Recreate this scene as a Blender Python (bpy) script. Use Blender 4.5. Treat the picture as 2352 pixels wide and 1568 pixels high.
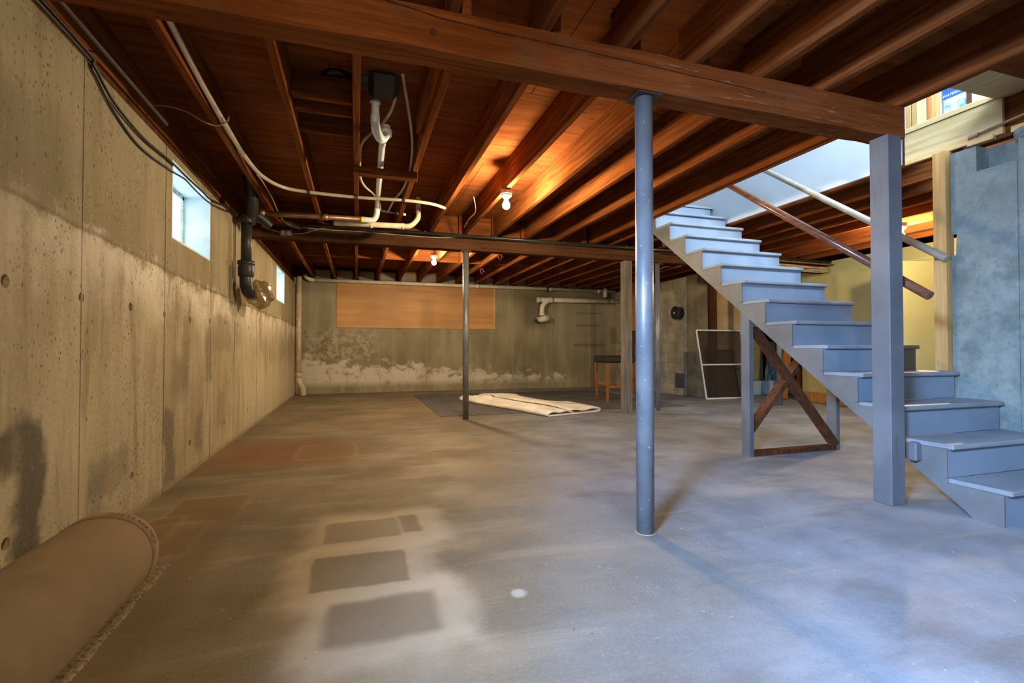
import bpy, bmesh, math, random
from mathutils import Vector, Matrix
random.seed(7)
for o in list(bpy.data.objects): bpy.data.objects.remove(o)
S = bpy.context.scene
COL = S.collection

# ------------------------------------------------------------------ camera
CAM_H = .86; FPX = 1118.; YAW = math.radians(17.71); PIT = math.radians(.908)
cd = bpy.data.cameras.new('camera'); cam = bpy.data.objects.new('camera', cd); COL.objects.link(cam)
cd.sensor_width = 36; cd.lens = 36 * FPX / 2352; cd.clip_start = .02
cam.location = (0, 0, CAM_H); cam.rotation_euler = (math.pi / 2 + PIT, 0, -YAW)
S.camera = cam
# ------------------------------------------------------------------ world, daylight, exposure
w = bpy.data.worlds.new('sky'); S.world = w; w.use_nodes = True
bg = w.node_tree.nodes['Background']; bg.inputs[0].default_value = (.62, .80, 1, 1); bg.inputs[1].default_value = 1.0
S.view_settings.view_transform = 'Standard'; S.view_settings.look = 'None'
S.view_settings.exposure = 1.03; S.view_settings.gamma = 1
S.view_settings.use_curve_mapping = False
def area(name, loc, rot, sx, sy, power, col):
    l = bpy.data.lights.new(name, 'AREA'); l.shape = 'RECTANGLE'; l.size = sx; l.size_y = sy
    l.energy = power; l.color = col
    o = bpy.data.objects.new(name, l); COL.objects.link(o); o.location = loc; o.rotation_euler = rot
    return o
XL = -1.097                       # inner face of the left wall
WINS = [(3.51, 4.34, 1.55, 2.04), (7.65, 8.45, 1.57, 2.06), (-.55, .30, 1.55, 2.04)]
a, b, c, d = WINS[2]                          # daylight entering the cellar window beside the viewer
area('window_daylight', (XL - .155, (a + b) / 2, (c + d) / 2), (0, math.radians(-66), math.radians(22)), d - c - .10, b - a - .10, 104, (.36, .58, 1)).data.spread = math.radians(78)
area('upstairs_window_daylight', (3.42, .28, 4.05), (math.radians(62), 0, 0), 1.3, 1.3, 280, (.60, .78, 1))
BULB_E = 1400.; BULB_C = (1, .76, .46)

# ------------------------------------------------------------------ pixel -> place helpers
FW = Vector((math.sin(YAW) * math.cos(PIT), math.cos(YAW) * math.cos(PIT), math.sin(PIT)))
RT = Vector((math.cos(YAW), -math.sin(YAW), 0)); DN = FW.cross(RT); C0 = Vector((0, 0, CAM_H))
def ray(x, y): return RT * ((x - 1176) / FPX) + DN * ((y - 784) / FPX) + FW
def atz(x, y, z=0): k = ray(x, y); return C0 + k * ((z - CAM_H) / k.z)
def aty(x, y, Y): k = ray(x, y); return C0 + k * (Y / k.y)
def atx(x, y, X): k = ray(x, y); return C0 + k * (X / k.x)

# ------------------------------------------------------------------ materials
class G:
    def __init__(s, name):
        s.m = bpy.data.materials.new(name); s.m.use_nodes = True; s.t = s.m.node_tree
        s.b = s.t.nodes['Principled BSDF']; s.pos = None
    def n(s, typ, **kw):
        q = s.t.nodes.new(typ)
        for k, v in kw.items(): setattr(q, k, v)
        return q
    def put(s, sock, v):
        if isinstance(v, bpy.types.NodeSocket): s.t.links.new(v, sock)
        elif v is not None:
            if sock.type == 'RGBA' and len(v) == 3: v = (*v, 1)
            sock.default_value = v
    def P(s):
        if s.pos is None: s.pos = s.n('ShaderNodeNewGeometry').outputs['Position']
        return s.pos
    def OC(s): return s.n('ShaderNodeTexCoord').outputs['Object']
    def scl(s, v, sc, off=(0, 0, 0)):
        q = s.n('ShaderNodeMapping'); s.put(q.inputs[0], v); q.inputs[3].default_value = sc; q.inputs[1].default_value = off; return q.outputs[0]
    def xyz(s, v):
        q = s.n('ShaderNodeSeparateXYZ'); s.put(q.inputs[0], v); return q.outputs
    def noise(s, v, scale, detail=4, rough=.55, dist=0):
        q = s.n('ShaderNodeTexNoise'); s.put(q.inputs['Vector'], v); q.inputs['Scale'].default_value = scale
        q.inputs['Detail'].default_value = detail; q.inputs['Roughness'].default_value = rough; q.inputs['Distortion'].default_value = dist
        return q.outputs[0]
    def vor(s, v, scale, feat='F1'):
        q = s.n('ShaderNodeTexVoronoi', feature=feat); s.put(q.inputs['Vector'], v); q.inputs['Scale'].default_value = scale; return q.outputs[0]
    def mr(s, v, a, b, c=0., d=1., smooth=True):
        q = s.n('ShaderNodeMapRange', interpolation_type='SMOOTHSTEP' if smooth else 'LINEAR'); s.put(q.inputs[0], v)
        for i, x in enumerate((a, b, c, d)): s.put(q.inputs[1 + i], x)
        return q.outputs[0]
    def ma(s, op, a, b=None):
        q = s.n('ShaderNodeMath', operation=op); s.put(q.inputs[0], a)
        if b is not None: s.put(q.inputs[1], b)
        return q.outputs[0]
    def mix(s, f, a, b, mode='MIX'):
        q = s.n('ShaderNodeMix', data_type='RGBA', blend_type=mode); s.put(q.inputs[0], f); s.put(q.inputs[6], a); s.put(q.inputs[7], b); return q.outputs[2]
    def box(s, u, v, u0, u1, v0, v1, e):
        f = None
        for (c, lo, hi) in ((u, u0, u1), (v, v0, v1)):
            a = s.mr(c, lo - e, lo + e); b = s.mr(c, hi - e, hi + e, 1., 0.)
            k = s.ma('MULTIPLY', a, b); f = k if f is None else s.ma('MULTIPLY', f, k)
        return f
    def bump(s, h, st=.3, dist=.01):
        q = s.n('ShaderNodeBump'); s.put(q.inputs['Height'], h); q.inputs['Strength'].default_value = st; q.inputs['Distance'].default_value = dist
        s.t.links.new(q.outputs[0], s.b.inputs['Normal'])
    def end(s, col=None, rough=None, metal=None, spec=None):
        if col is not None: s.put(s.b.inputs['Base Color'], col)
        if rough is not None: s.put(s.b.inputs['Roughness'], rough)
        if metal is not None: s.put(s.b.inputs['Metallic'], metal)
        if spec is not None: s.put(s.b.inputs['Specular IOR Level'], spec)
        return s.m
def plain(name, col, rough=.5, metal=0., var=.15, scale=9, bump=0., spec=None):
    g = G(name); f = g.noise(g.P(), scale, 5)
    c = g.mix(g.mr(f, .3, .7), tuple(x * (1 - var) for x in col), tuple(min(1, x * (1 + var)) for x in col))
    if bump: g.bump(g.noise(g.P(), scale * 8, 4), bump)
    return g.end(c, rough, metal, spec)
def wood(name, dark, light, axis, rough=.7, stain=None, scale=1., knots=.5):
    g = G(name); sc = [22 * scale, 22 * scale, 22 * scale]; sc[axis] = 1.1 * scale
    v = g.scl(g.P(), sc); n1 = g.noise(v, 1.6, 6, .6, .6)
    c = g.mix(g.mr(n1, .3, .72), dark, light)
    n2 = g.noise(g.P(), 1.3, 3); c = g.mix(g.ma('MULTIPLY', g.mr(n2, .35, .7), .45), c, tuple(x * .55 for x in dark))
    sk = [6, 6, 6]; sk[axis] = 2.2
    k = g.vor(g.scl(g.P(), sk), .8); c = g.mix(g.ma('MULTIPLY', g.mr(k, .03, .10, 1., 0.), knots), c, tuple(x * .3 for x in dark))
    if stain: c = g.mix(g.ma('MULTIPLY', g.ma('MULTIPLY', g.mr(g.noise(g.scl(g.P(), (4, 60, 60)), 1., 5, .7), .60, .66), g.mr(g.xyz(g.P())[0], .9, 1.5)), .45), c, (.46, .33, .23))
    if stain: c = g.mix(g.ma('MULTIPLY', g.mr(g.noise(g.P(), 4, 5, .7), .52, .68), .6), c, stain)
    g.bump(n1, .25, .004); return g.end(c, rough, spec=.5 if rough < .6 else 0.)
def concrete_wall(name):
    g = G(name); p = g.P(); x, y, z = g.xyz(p)
    base = g.mix(g.mr(g.noise(p, 1.1, 5), .3, .7), (.31, .255, .15), (.455, .39, .25))
    st = g.noise(g.scl(p, (5, 5, .55)), 1.5, 6, .6); base = g.mix(g.ma('MULTIPLY', g.mr(st, .42, .72), .6), base, (.52, .46, .33))
    base = g.mix(g.ma('MULTIPLY', g.mr(g.noise(g.scl(p, (9, 9, 1.2)), 1.2, 4), .52, .68), .45), base, (.19, .13, .06))
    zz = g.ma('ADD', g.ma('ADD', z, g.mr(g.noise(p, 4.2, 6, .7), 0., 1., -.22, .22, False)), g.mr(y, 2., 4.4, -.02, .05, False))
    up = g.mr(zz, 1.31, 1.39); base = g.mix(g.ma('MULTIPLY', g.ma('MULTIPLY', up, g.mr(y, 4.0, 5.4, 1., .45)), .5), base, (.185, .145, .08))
    eff = g.ma('MULTIPLY', g.mr(zz, .95, 1.30), g.mr(zz, 1.31, 1.38, 1., 0.)); eff = g.ma('MULTIPLY', eff, g.mr(y, 1.2, 3.2))
    base = g.mix(g.ma('MULTIPLY', g.ma('MULTIPLY', eff, g.mr(g.noise(g.scl(p, (4, 4, 2)), 1.3, 5, .65), .3, .6)), .75), base, (.78, .72, .60))
    ln = g.ma('ADD', g.ma('ADD', z, g.mr(g.noise(p, 2.1, 3), 0., 1., -.03, .03, False)), g.mr(y, 2., 4.4, -.0, .06, False))
    base = g.mix(g.ma('MULTIPLY', g.ma('MULTIPLY', g.mr(ln, 1.362, 1.372), g.mr(ln, 1.376, 1.40, 1., 0.)), .55), base, (.13, .10, .055))
    e2 = g.ma('MULTIPLY', g.mr(y, 5., 6.6), g.mr(g.ma('ADD', z, g.mr(g.noise(g.scl(p, (3, 3, 1)), 2.6, 6, .7), 0., 1., -.8, .8, False)), .55, .8, 1., 0.))
    base = g.mix(g.ma('MULTIPLY', e2, .5), base, (.62, .55, .40))
    # leftover shadows painted into the wall colour as dark patches
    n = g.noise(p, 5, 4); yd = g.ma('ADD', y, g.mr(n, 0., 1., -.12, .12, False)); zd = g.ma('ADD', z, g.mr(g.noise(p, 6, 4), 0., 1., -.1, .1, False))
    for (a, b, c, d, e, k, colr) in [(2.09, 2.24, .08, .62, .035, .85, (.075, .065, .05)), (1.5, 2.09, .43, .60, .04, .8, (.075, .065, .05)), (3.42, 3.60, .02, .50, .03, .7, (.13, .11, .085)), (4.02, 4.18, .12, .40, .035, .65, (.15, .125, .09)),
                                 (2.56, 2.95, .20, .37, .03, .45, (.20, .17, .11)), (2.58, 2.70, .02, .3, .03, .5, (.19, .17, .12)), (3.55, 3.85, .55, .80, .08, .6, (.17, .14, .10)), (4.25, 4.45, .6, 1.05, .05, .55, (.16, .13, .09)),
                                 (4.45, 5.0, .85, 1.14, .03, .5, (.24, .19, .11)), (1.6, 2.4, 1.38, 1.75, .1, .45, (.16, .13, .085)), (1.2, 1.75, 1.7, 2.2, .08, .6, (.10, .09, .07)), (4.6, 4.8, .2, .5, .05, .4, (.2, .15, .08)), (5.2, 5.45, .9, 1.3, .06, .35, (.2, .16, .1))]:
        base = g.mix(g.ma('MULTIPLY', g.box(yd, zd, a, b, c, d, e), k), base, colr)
    gate = g.mr(g.noise(p, 2.5, 3), .40, .60)
    pit = g.ma('MULTIPLY', g.mr(g.vor(g.scl(p, (20, 20, 13)), 1.), .07, .15, 1., 0.), gate)
    pit = g.ma('MAXIMUM', pit, g.ma('MULTIPLY', g.mr(g.vor(g.scl(p, (48, 48, 30), (3, 7, 1)), 1.), .12, .26, 1., 0.), g.mr(g.noise(g.scl(p, (1, 1, 1), (9, 4, 2)), 3.1, 4), .42, .62)))
    base = g.mix(g.ma('MULTIPLY', g.mr(g.noise(p, 60, 4, .7), .5, .72), .25), base, (.16, .125, .07))
    base = g.mix(g.ma('MULTIPLY', g.mr(g.noise(g.scl(p, (95, 95, 60)), 1., 2, .5), .66, .72), .6), base, (.12, .095, .05))
    base = g.mix(g.ma('MULTIPLY', g.mr(g.noise(p, 38, 5, .75), .55, .75), .3), base, (.62, .55, .42)); base = g.mix(g.ma('MULTIPLY', pit, .75), base, (.10, .075, .03))
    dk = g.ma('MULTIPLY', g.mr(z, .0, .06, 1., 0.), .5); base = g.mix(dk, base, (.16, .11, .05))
    h = g.ma('SUBTRACT', g.noise(p, 28, 6, .65), pit); g.bump(h, .5, .012)
    return g.end(base, .9, spec=.2)
def concrete_back(name):
    g = G(name); p = g.P(); x, y, z = g.xyz(p)
    c = g.mix(g.mr(g.noise(p, .9, 5), .3, .7), (.22, .185, .12), (.37, .325, .225))
    c = g.mix(g.ma('MULTIPLY', g.mr(g.noise(g.scl(p, (4, 4, .5)), 1.3, 5), .45, .7), .55), c, (.42, .39, .31))
    zz = g.ma('ADD', z, g.mr(g.noise(g.scl(p, (1.6, 1.6, 2.4)), 1.8, 7, .68), 0., 1., -.55, .55, False))
    hgt = g.mr(x, -.6, 4.4, .62, .22, False)
    w1 = g.mr(g.ma('SUBTRACT', zz, hgt), -.06, .06, 1., 0.); w1 = g.ma('MULTIPLY', w1, g.mr(z, .08, .26))
    w1 = g.ma('MULTIPLY', w1, g.mr(g.noise(p, 7, 6, .7), .30, .5)); w1 = g.ma('MULTIPLY', w1, g.mr(x, 4.4, 4.9, 1., 0.))
    c = g.mix(g.ma('MULTIPLY', w1, .8), c, (.74, .70, .62))
    w2 = g.mr(g.vor(g.scl(p, (1, .01, 1), (.55, 0, -.95)), .9), .2, .5, 1., 0.)
    w2 = g.ma('MULTIPLY', g.mr(g.noise(p, 9, 6, .75), .46, .56), g.box(x, z, -.95, .35, .62, 1.22, .16)); c = g.mix(g.ma('MULTIPLY', w2, .55), c, (.55, .50, .39))
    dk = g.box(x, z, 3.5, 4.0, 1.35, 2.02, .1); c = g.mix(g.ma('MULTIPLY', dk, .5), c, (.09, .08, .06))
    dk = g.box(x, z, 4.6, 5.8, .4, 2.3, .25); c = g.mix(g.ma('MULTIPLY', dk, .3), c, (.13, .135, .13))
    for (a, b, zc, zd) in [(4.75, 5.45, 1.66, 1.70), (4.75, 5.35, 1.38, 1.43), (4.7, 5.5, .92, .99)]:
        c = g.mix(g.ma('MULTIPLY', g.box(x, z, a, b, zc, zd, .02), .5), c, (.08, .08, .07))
    g.bump(g.noise(p, 26, 6, .65), .4, .012); return g.end(c, .9, spec=.2)
def concrete_floor(name):
    g = G(name); p = g.P(); x, y, z = g.xyz(p)
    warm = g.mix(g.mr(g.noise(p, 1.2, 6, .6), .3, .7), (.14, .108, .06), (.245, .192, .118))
    cool = g.mix(g.mr(g.noise(p, 1.6, 6, .65), .3, .7), (.145, .155, .175), (.27, .285, .31))  # bluish daylight on the right side is put into the slab colour
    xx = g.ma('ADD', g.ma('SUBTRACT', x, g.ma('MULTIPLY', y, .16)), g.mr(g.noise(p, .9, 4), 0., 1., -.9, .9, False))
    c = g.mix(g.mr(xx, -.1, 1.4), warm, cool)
    c = g.mix(g.ma('MULTIPLY', g.mr(g.noise(p, 85, 4, .8), .45, .75), .28), c, (.40, .38, .35)); c = g.mix(g.ma('MULTIPLY', g.mr(g.noise(g.scl(p, (1, 1, 1), (5, 5, 0)), 60, 5, .8), .5, .75), .3), c, (.09, .075, .06))
    st = g.noise(g.scl(p, (.9, 5, 1)), 1.2, 6, .6, .5); c = g.mix(g.ma('MULTIPLY', g.mr(st, .5, .72), .4), c, (.40, .33, .235))
    c = g.mix(g.ma('MULTIPLY', g.mr(g.noise(g.scl(p, (1.2, 4, 1), (3, 1, 0)), 1.1, 5, .6), .54, .72), .45), c, (.13, .095, .06))
    n = g.mr(g.noise(p, 4.5, 4), 0., 1., -.09, .09, False); m = g.mr(g.noise(p, 5.3, 4), 0., 1., -.09, .09, False)
    xd = g.ma('ADD', x, n); yd = g.ma('ADD', y, m)
    xs = g.ma('ADD', x, g.ma('MULTIPLY', n, .25)); ys = g.ma('ADD', y, g.ma('MULTIPLY', m, .25))
    # pale outlines with darker rectangles inside
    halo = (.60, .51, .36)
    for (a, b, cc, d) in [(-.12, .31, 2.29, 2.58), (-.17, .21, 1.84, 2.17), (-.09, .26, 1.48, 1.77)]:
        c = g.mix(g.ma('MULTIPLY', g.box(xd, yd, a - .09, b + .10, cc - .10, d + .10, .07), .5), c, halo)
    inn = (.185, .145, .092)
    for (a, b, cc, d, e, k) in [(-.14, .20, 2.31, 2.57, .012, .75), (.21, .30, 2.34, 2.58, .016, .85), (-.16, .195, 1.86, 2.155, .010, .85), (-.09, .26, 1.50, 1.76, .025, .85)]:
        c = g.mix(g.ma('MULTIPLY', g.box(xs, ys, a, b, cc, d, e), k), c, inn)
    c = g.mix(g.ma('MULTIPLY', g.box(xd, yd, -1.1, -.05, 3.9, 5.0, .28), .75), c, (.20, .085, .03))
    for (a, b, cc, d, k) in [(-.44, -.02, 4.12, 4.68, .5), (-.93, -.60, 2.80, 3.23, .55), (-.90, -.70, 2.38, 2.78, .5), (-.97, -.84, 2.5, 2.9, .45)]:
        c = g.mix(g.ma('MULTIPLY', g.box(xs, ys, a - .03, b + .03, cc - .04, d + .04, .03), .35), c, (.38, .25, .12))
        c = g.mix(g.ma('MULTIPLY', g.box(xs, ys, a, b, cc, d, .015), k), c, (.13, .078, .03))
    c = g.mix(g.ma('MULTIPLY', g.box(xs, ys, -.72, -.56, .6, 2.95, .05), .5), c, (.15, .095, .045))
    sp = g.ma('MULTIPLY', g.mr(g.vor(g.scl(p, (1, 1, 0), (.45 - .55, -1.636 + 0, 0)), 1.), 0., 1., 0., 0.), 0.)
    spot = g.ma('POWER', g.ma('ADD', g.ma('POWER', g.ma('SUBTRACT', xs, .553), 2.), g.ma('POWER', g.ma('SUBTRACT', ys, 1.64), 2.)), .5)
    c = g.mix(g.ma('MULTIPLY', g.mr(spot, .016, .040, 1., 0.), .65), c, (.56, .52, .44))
    # worn white scratches and flecks
    sc = g.ma('MULTIPLY', g.mr(g.noise(p, 55, 3, .8, 1.5), .64, .70), g.mr(g.noise(p, 1.8, 4), .46, .62)); sc = g.ma('MULTIPLY', sc, g.mr(x, -.2, 1.2, .15, 1.))
    c = g.mix(g.ma('MULTIPLY', sc, .6), c, (.55, .55, .54))
    fl = g.ma('MULTIPLY', g.mr(g.vor(p, 21), .05, .09, 1., 0.), g.mr(g.noise(p, 3.1, 3), .56, .64)); c = g.mix(g.ma('MULTIPLY', fl, .7), c, (.62, .60, .54))
    fd = g.ma('MULTIPLY', g.mr(g.vor(g.scl(p, (1, 1, 1), (3.7, 2.2, 0)), 17), .045, .075, 1., 0.), g.mr(g.noise(p, 2.4, 3), .50, .6)); c = g.mix(g.ma('MULTIPLY', fd, .75), c, (.07, .045, .02))
    g.bump(g.noise(p, 34, 6, .7), .28, .008)
    return g.end(c, g.mr(g.noise(p, 2.2, 4), .3, .7, .50, .78), spec=.35)
M = {}
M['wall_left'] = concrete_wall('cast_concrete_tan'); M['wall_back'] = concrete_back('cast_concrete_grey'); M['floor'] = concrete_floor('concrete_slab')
def rough_concrete(name):
    g = G(name); p = g.P(); z = g.xyz(p)[2]
    c = g.mix(g.mr(g.noise(p, 5, 7, .7), .3, .7), (.135, .175, .165), (.28, .335, .315))
    b = g.mr(g.ma('ADD', z, g.mr(g.noise(p, 8, 4), 0., 1., -.06, .06, False)), 1.44, 1.48)
    c = g.mix(g.ma('MULTIPLY', b, .4), c, (.20, .24, .24)); f = g.mr(g.noise(p, 22, 6, .75), .50, .63); c = g.mix(g.ma('MULTIPLY', f, .45), c, (.13, .17, .18))
    g.bump(g.noise(p, 24, 7, .7), .9, .02); return g.end(c, .95, spec=.2)
M['rough'] = rough_concrete('hacked_concrete')
M['block'] = plain('cinder_block_face', (.40, .36, .255), .95, var=.25, scale=4, bump=.5)
M['mortar'] = plain('mortar', (.42, .37, .26), .95, var=.2, bump=.4)
M['column'] = plain('column_concrete', (.20, .165, .095), .95, var=.35, scale=3, bump=.4)
M['tan'] = plain('tan_plaster', (.42, .31, .155), .9, var=.22, scale=2.5, bump=.3)
M['yellow'] = plain('olive_yellow_paint', (.36, .335, .15), .6, var=.08, scale=3)
M['yellow2'] = plain('olive_yellow_door', (.43, .40, .185), .5, var=.06, scale=3)
M['white'] = plain('white_wall_paint', (.60, .64, .66), .7, var=.03, scale=2)
M['joist'] = wood('fir_joist', (.125, .038, .011), (.285, .092, .025), 1)
M['joistx'] = wood('fir_header', (.13, .042, .013), (.285, .098, .027), 0)
def subfloor():
    g = G('fir_plywood'); p = g.P(); n1 = g.noise(g.scl(p, (1.2, 14, 1)), 1.4, 6, .6, .5)
    c = g.mix(g.mr(n1, .3, .7), (.165, .052, .016), (.275, .090, .026)); c = g.mix(g.ma('MULTIPLY', g.mr(g.noise(p, 1.4, 3), .4, .7), .4), c, (.085, .028, .010))
    k = g.ma('MULTIPLY', g.mr(g.vor(g.scl(p, (6, 26, 1)), 1.), .10, .17, 1., 0.), g.mr(g.noise(p, 2.3, 3), .46, .58)); c = g.mix(g.ma('MULTIPLY', k, .85), c, (.055, .018, .008))
    return g.end(c, .85, spec=0.)
M['sub'] = subfloor()
M['beam'] = wood('old_timber_beam', (.155, .045, .012), (.30, .100, .028), 0, stain=(.15, .075, .035), scale=.8)
M['beam2'] = wood('dark_timber_beam', (.065, .030, .015), (.14, .066, .032), 0, scale=.8)
M['pine'] = wood('new_pine', (.52, .37, .17), (.68, .52, .28), 1, knots=.7)
M['pinez'] = wood('new_pine_upright', (.45, .26, .09), (.60, .40, .17), 2, knots=.6)
M['studz'] = wood('orange_stud', (.34, .14, .045), (.50, .24, .09), 2)
M['dwood'] = wood('dark_brown_wood', (.075, .03, .014), (.15, .065, .03), 2)
M['plyorange'] = wood('orange_plywood', (.50, .24, .075), (.64, .34, .125), 0, rough=.55, scale=.25, knots=.15)
def painted(name, a, b, axis=2, chips=.45):
    g = G(name); p = g.P(); c = g.mix(g.mr(g.noise(p, 3, 5), .3, .7), a, b)
    sc = [30, 30, 30]; sc[axis] = 2.; n = g.noise(g.scl(p, sc), 1., 5, .6)
    c = g.mix(g.ma('MULTIPLY', g.mr(g.noise(g.scl(p, tuple(q * .6 for q in sc)), 1.5, 6, .75), .60, .68), chips), c, (.06, .055, .055)); g.bump(n, .3, .004)
    return g.end(c, .5)
M['grey'] = painted('grey_blue_paint', (.088, .096, .106), (.132, .142, .154))
M['greystr'] = painted('grey_stringer_paint', (.10, .103, .10), (.15, .153, .15), 1, .2)
M['greytread'] = painted('grey_tread_paint', (.17, .19, .205), (.245, .27, .29), 0, .15)
M['riser'] = painted('grey_blue_riser_paint', (.155, .195, .245), (.20, .245, .30), 0, .08)
M['greyraw'] = wood('weathered_post', (.135, .12, .095), (.27, .245, .20), 2)
def steel():
    g = G('painted_steel_column'); p = g.P(); c = g.mix(g.mr(g.noise(p, 4, 5), .3, .7), (.135, .155, .172), (.215, .24, .262))
    z = g.xyz(p)[2]
    f = g.mr(g.noise(g.scl(p, (6, 6, 3)), 2.2, 6, .7), .60, .66); c = g.mix(g.ma('MULTIPLY', f, .6), c, (.10, .11, .125))
    c = g.mix(g.ma('MULTIPLY', g.mr(g.noise(p, 70, 3), .68, .72), .6), c, (.75, .75, .75)); return g.end(c, .36, .2)
M['steel'] = steel()
M['pvc'] = plain('off_white_pvc', (.78, .75, .64), .35, var=.1)
M['pvcnew'] = plain('white_pvc', (.74, .79, .76), .3, var=.05)
M['pvcold'] = plain('grimy_pvc', (.62, .54, .38), .45, var=.2, scale=14)
M['tube'] = plain('cream_water_tube', (.40, .34, .25), .4, var=.12)
M['copper'] = plain('tarnished_copper', (.34, .185, .10), .4, .7, .3, 12)
M['iron'] = plain('black_cast_iron', (.028, .028, .028), .45, .2, .4, 10)
M['blackpipe'] = plain('black_pipe', (.02, .02, .02), .35, 0, .3)
M['galv'] = plain('galvanised_rod', (.07, .055, .045), .6, .3, .2)
M['cable'] = plain('tan_cable_sheath', (.40, .31, .21), .6, var=.2)
M['blackcable'] = plain('black_cable', (.018, .016, .014), .5)
M['copperwire'] = plain('red_wire', (.45, .09, .06), .4)
M['box'] = plain('steel_electrical_box', (.30, .31, .31), .4, .6)
M['porcelain'] = plain('porcelain', (.78, .76, .70), .3, var=.03)
M['reveal'] = plain('pale_reveal_paint', (.62, .80, .90), .7, var=.10, scale=7, bump=.3)
M['sash'] = plain('weathered_sash', (.33, .46, .47), .6, var=.3, scale=20)
M['rail_brown'] = wood('varnished_brown_rail', (.12, .045, .02), (.25, .10, .05), 1, rough=.25)
M['rail_grey'] = plain('tan_grey_rail', (.30, .26, .19), .4, var=.15)
M['mat'] = plain('slate_floor_mat', (.105, .10, .105), .8, var=.2, scale=2.5)
M['leather'] = plain('black_leather', (.016, .014, .014), .35, var=.3, bump=.15)
M['chairwood'] = wood('cherry_chair_leg', (.22, .075, .025), (.42, .16, .055), 2, rough=.4)
M['black'] = plain('matt_black', (.010, .009, .009), .6)
M['blacksat'] = plain('black_enamel', (.02, .02, .021), .35)
M['cleanout'] = plain('grey_iron_door', (.13, .135, .145), .5, .4)
M['alu'] = plain('white_aluminium_frame', (.72, .72, .68), .4, var=.04)
def mesh_screen():
    g = G('insect_screen'); tr = g.n('ShaderNodeBsdfTransparent'); mx = g.n('ShaderNodeMixShader'); mx.inputs[0].default_value = .36
    g.b.inputs['Base Color'].default_value = (.05, .037, .024, 1); g.b.inputs['Roughness'].default_value = .9
    g.t.links.new(tr.outputs[0], mx.inputs[1]); g.t.links.new(g.b.outputs[0], mx.inputs[2]); g.t.links.new(mx.outputs[0], g.t.nodes['Material Output'].inputs[0]); return g.m
M['screen'] = mesh_screen()
M['rug'] = plain('cream_rug_backing', (.84, .79, .68), .95, var=.14, scale=3.5, bump=.5)
M['carpet'] = plain('beige_carpet_back', (.22, .155, .085), .95, var=.10, scale=5, bump=.35)
M['carpetband'] = plain('beige_carpet_edge', (.28, .20, .115), .9, var=.08, scale=6, bump=.3)
def pad():
    g = G('speckled_carpet_pad'); p = g.P(); v = g.vor(g.scl(p, (1, .6, 1)), 60); c = g.mix(g.mr(g.noise(p, 75, 5, .7), .38, .6), (.14, .095, .045), (.34, .26, .155)); c = g.mix(g.mr(v, .1, .3, .6, 0.), c, (.08, .05, .02)); g.bump(g.noise(p, 40, 4), .6, .01); return g.end(c, .95)
M['pad'] = pad()
M['ink'] = plain('brown_print', (.055, .03, .015), .9)
M['teal'] = plain('pale_teal_plastic', (.30, .48, .46), .3, var=.2, scale=14, bump=.5)
M['paleblue'] = plain('pale_blue_plinth', (.42, .54, .56), .6, var=.06)
M['tank'] = plain('olive_tank_enamel', (.30, .25, .12), .35, var=.12)
M['yellowtape'] = plain('yellow_tape', (.72, .70, .05), .5, var=.05)
M['bluecal'] = plain('calendar_blue', (.03, .12, .62), .4, var=.1)
M['skyprint'] = None
g = G('cloud_print'); f = g.noise(g.P(), 9, 5); M['skyprint'] = g.end(g.mix(g.mr(f, .35, .62), (.10, .24, .58), (.60, .68, .76)), .4)
M['whiteink'] = plain('white_print', (.90, .92, .95), .5, var=.02)
M['redink'] = plain('pink_print', (.75, .25, .25), .5, var=.05)
def emis(name, col, st):
    g = G(name); g.b.inputs['Base Color'].default_value = (*col, 1); g.b.inputs['Emission Color'].default_value = (*col, 1); g.b.inputs['Emission Strength'].default_value = st; return g.m
M['bulb'] = emis('lit_bulb', BULB_C, BULB_E)
M['pane'] = emis('daylit_frosted_glass', (.84, .95, 1.), 1.1)
def film():
    g = G('clear_plastic_film'); tr = g.n('ShaderNodeBsdfTransparent'); tr.inputs[0].default_value = (.80, .72, .55, 1); gl = g.n('ShaderNodeBsdfGlossy'); gl.inputs['Roughness'].default_value = .3
    mx = g.n('ShaderNodeMixShader'); mx.inputs[0].default_value = .22; mx2 = g.n('ShaderNodeMixShader'); mx2.inputs[0].default_value = .45; g.b.inputs['Base Color'].default_value = (.35, .27, .14, 1)
    L = g.t.links.new; L(tr.outputs[0], mx.inputs[1]); L(gl.outputs[0], mx.inputs[2]); L(mx.outputs[0], mx2.inputs[1]); L(g.b.outputs[0], mx2.inputs[2]); L(mx2.outputs[0], g.t.nodes['Material Output'].inputs[0]); return g.m
M['film'] = film()

# ------------------------------------------------------------------ mesh helpers
def nb(): return bmesh.new()
def addbox(bm, x0, x1, y0, y1, z0, z1, bev=0.):
    r = bmesh.ops.create_cube(bm, size=1); vs = r['verts']
    for v in vs: v.co = Vector(((x0 + x1) / 2 + v.co.x * (x1 - x0), (y0 + y1) / 2 + v.co.y * (y1 - y0), (z0 + z1) / 2 + v.co.z * (z1 - z0)))
    if bev:
        es = list({e for v in vs for e in v.link_edges}); bmesh.ops.bevel(bm, geom=es, offset=bev, segments=1, affect='EDGES')
    return vs
def bar(bm, a, b, wx, wz, up=(0, 0, 1), bev=0.):
    a = Vector(a); b = Vector(b); d = (b - a); L = d.length; d.normalize(); s = d.cross(Vector(up)).normalized(); u = s.cross(d)
    r = bmesh.ops.create_cube(bm, size=1)
    for v in r['verts']: v.co = (a + b) / 2 + d * (v.co.y * L) + s * (v.co.x * wx) + u * (v.co.z * wz)
    if bev: bmesh.ops.bevel(bm, geom=list({e for v in r['verts'] for e in v.link_edges}), offset=bev, segments=1, affect='EDGES')
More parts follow.
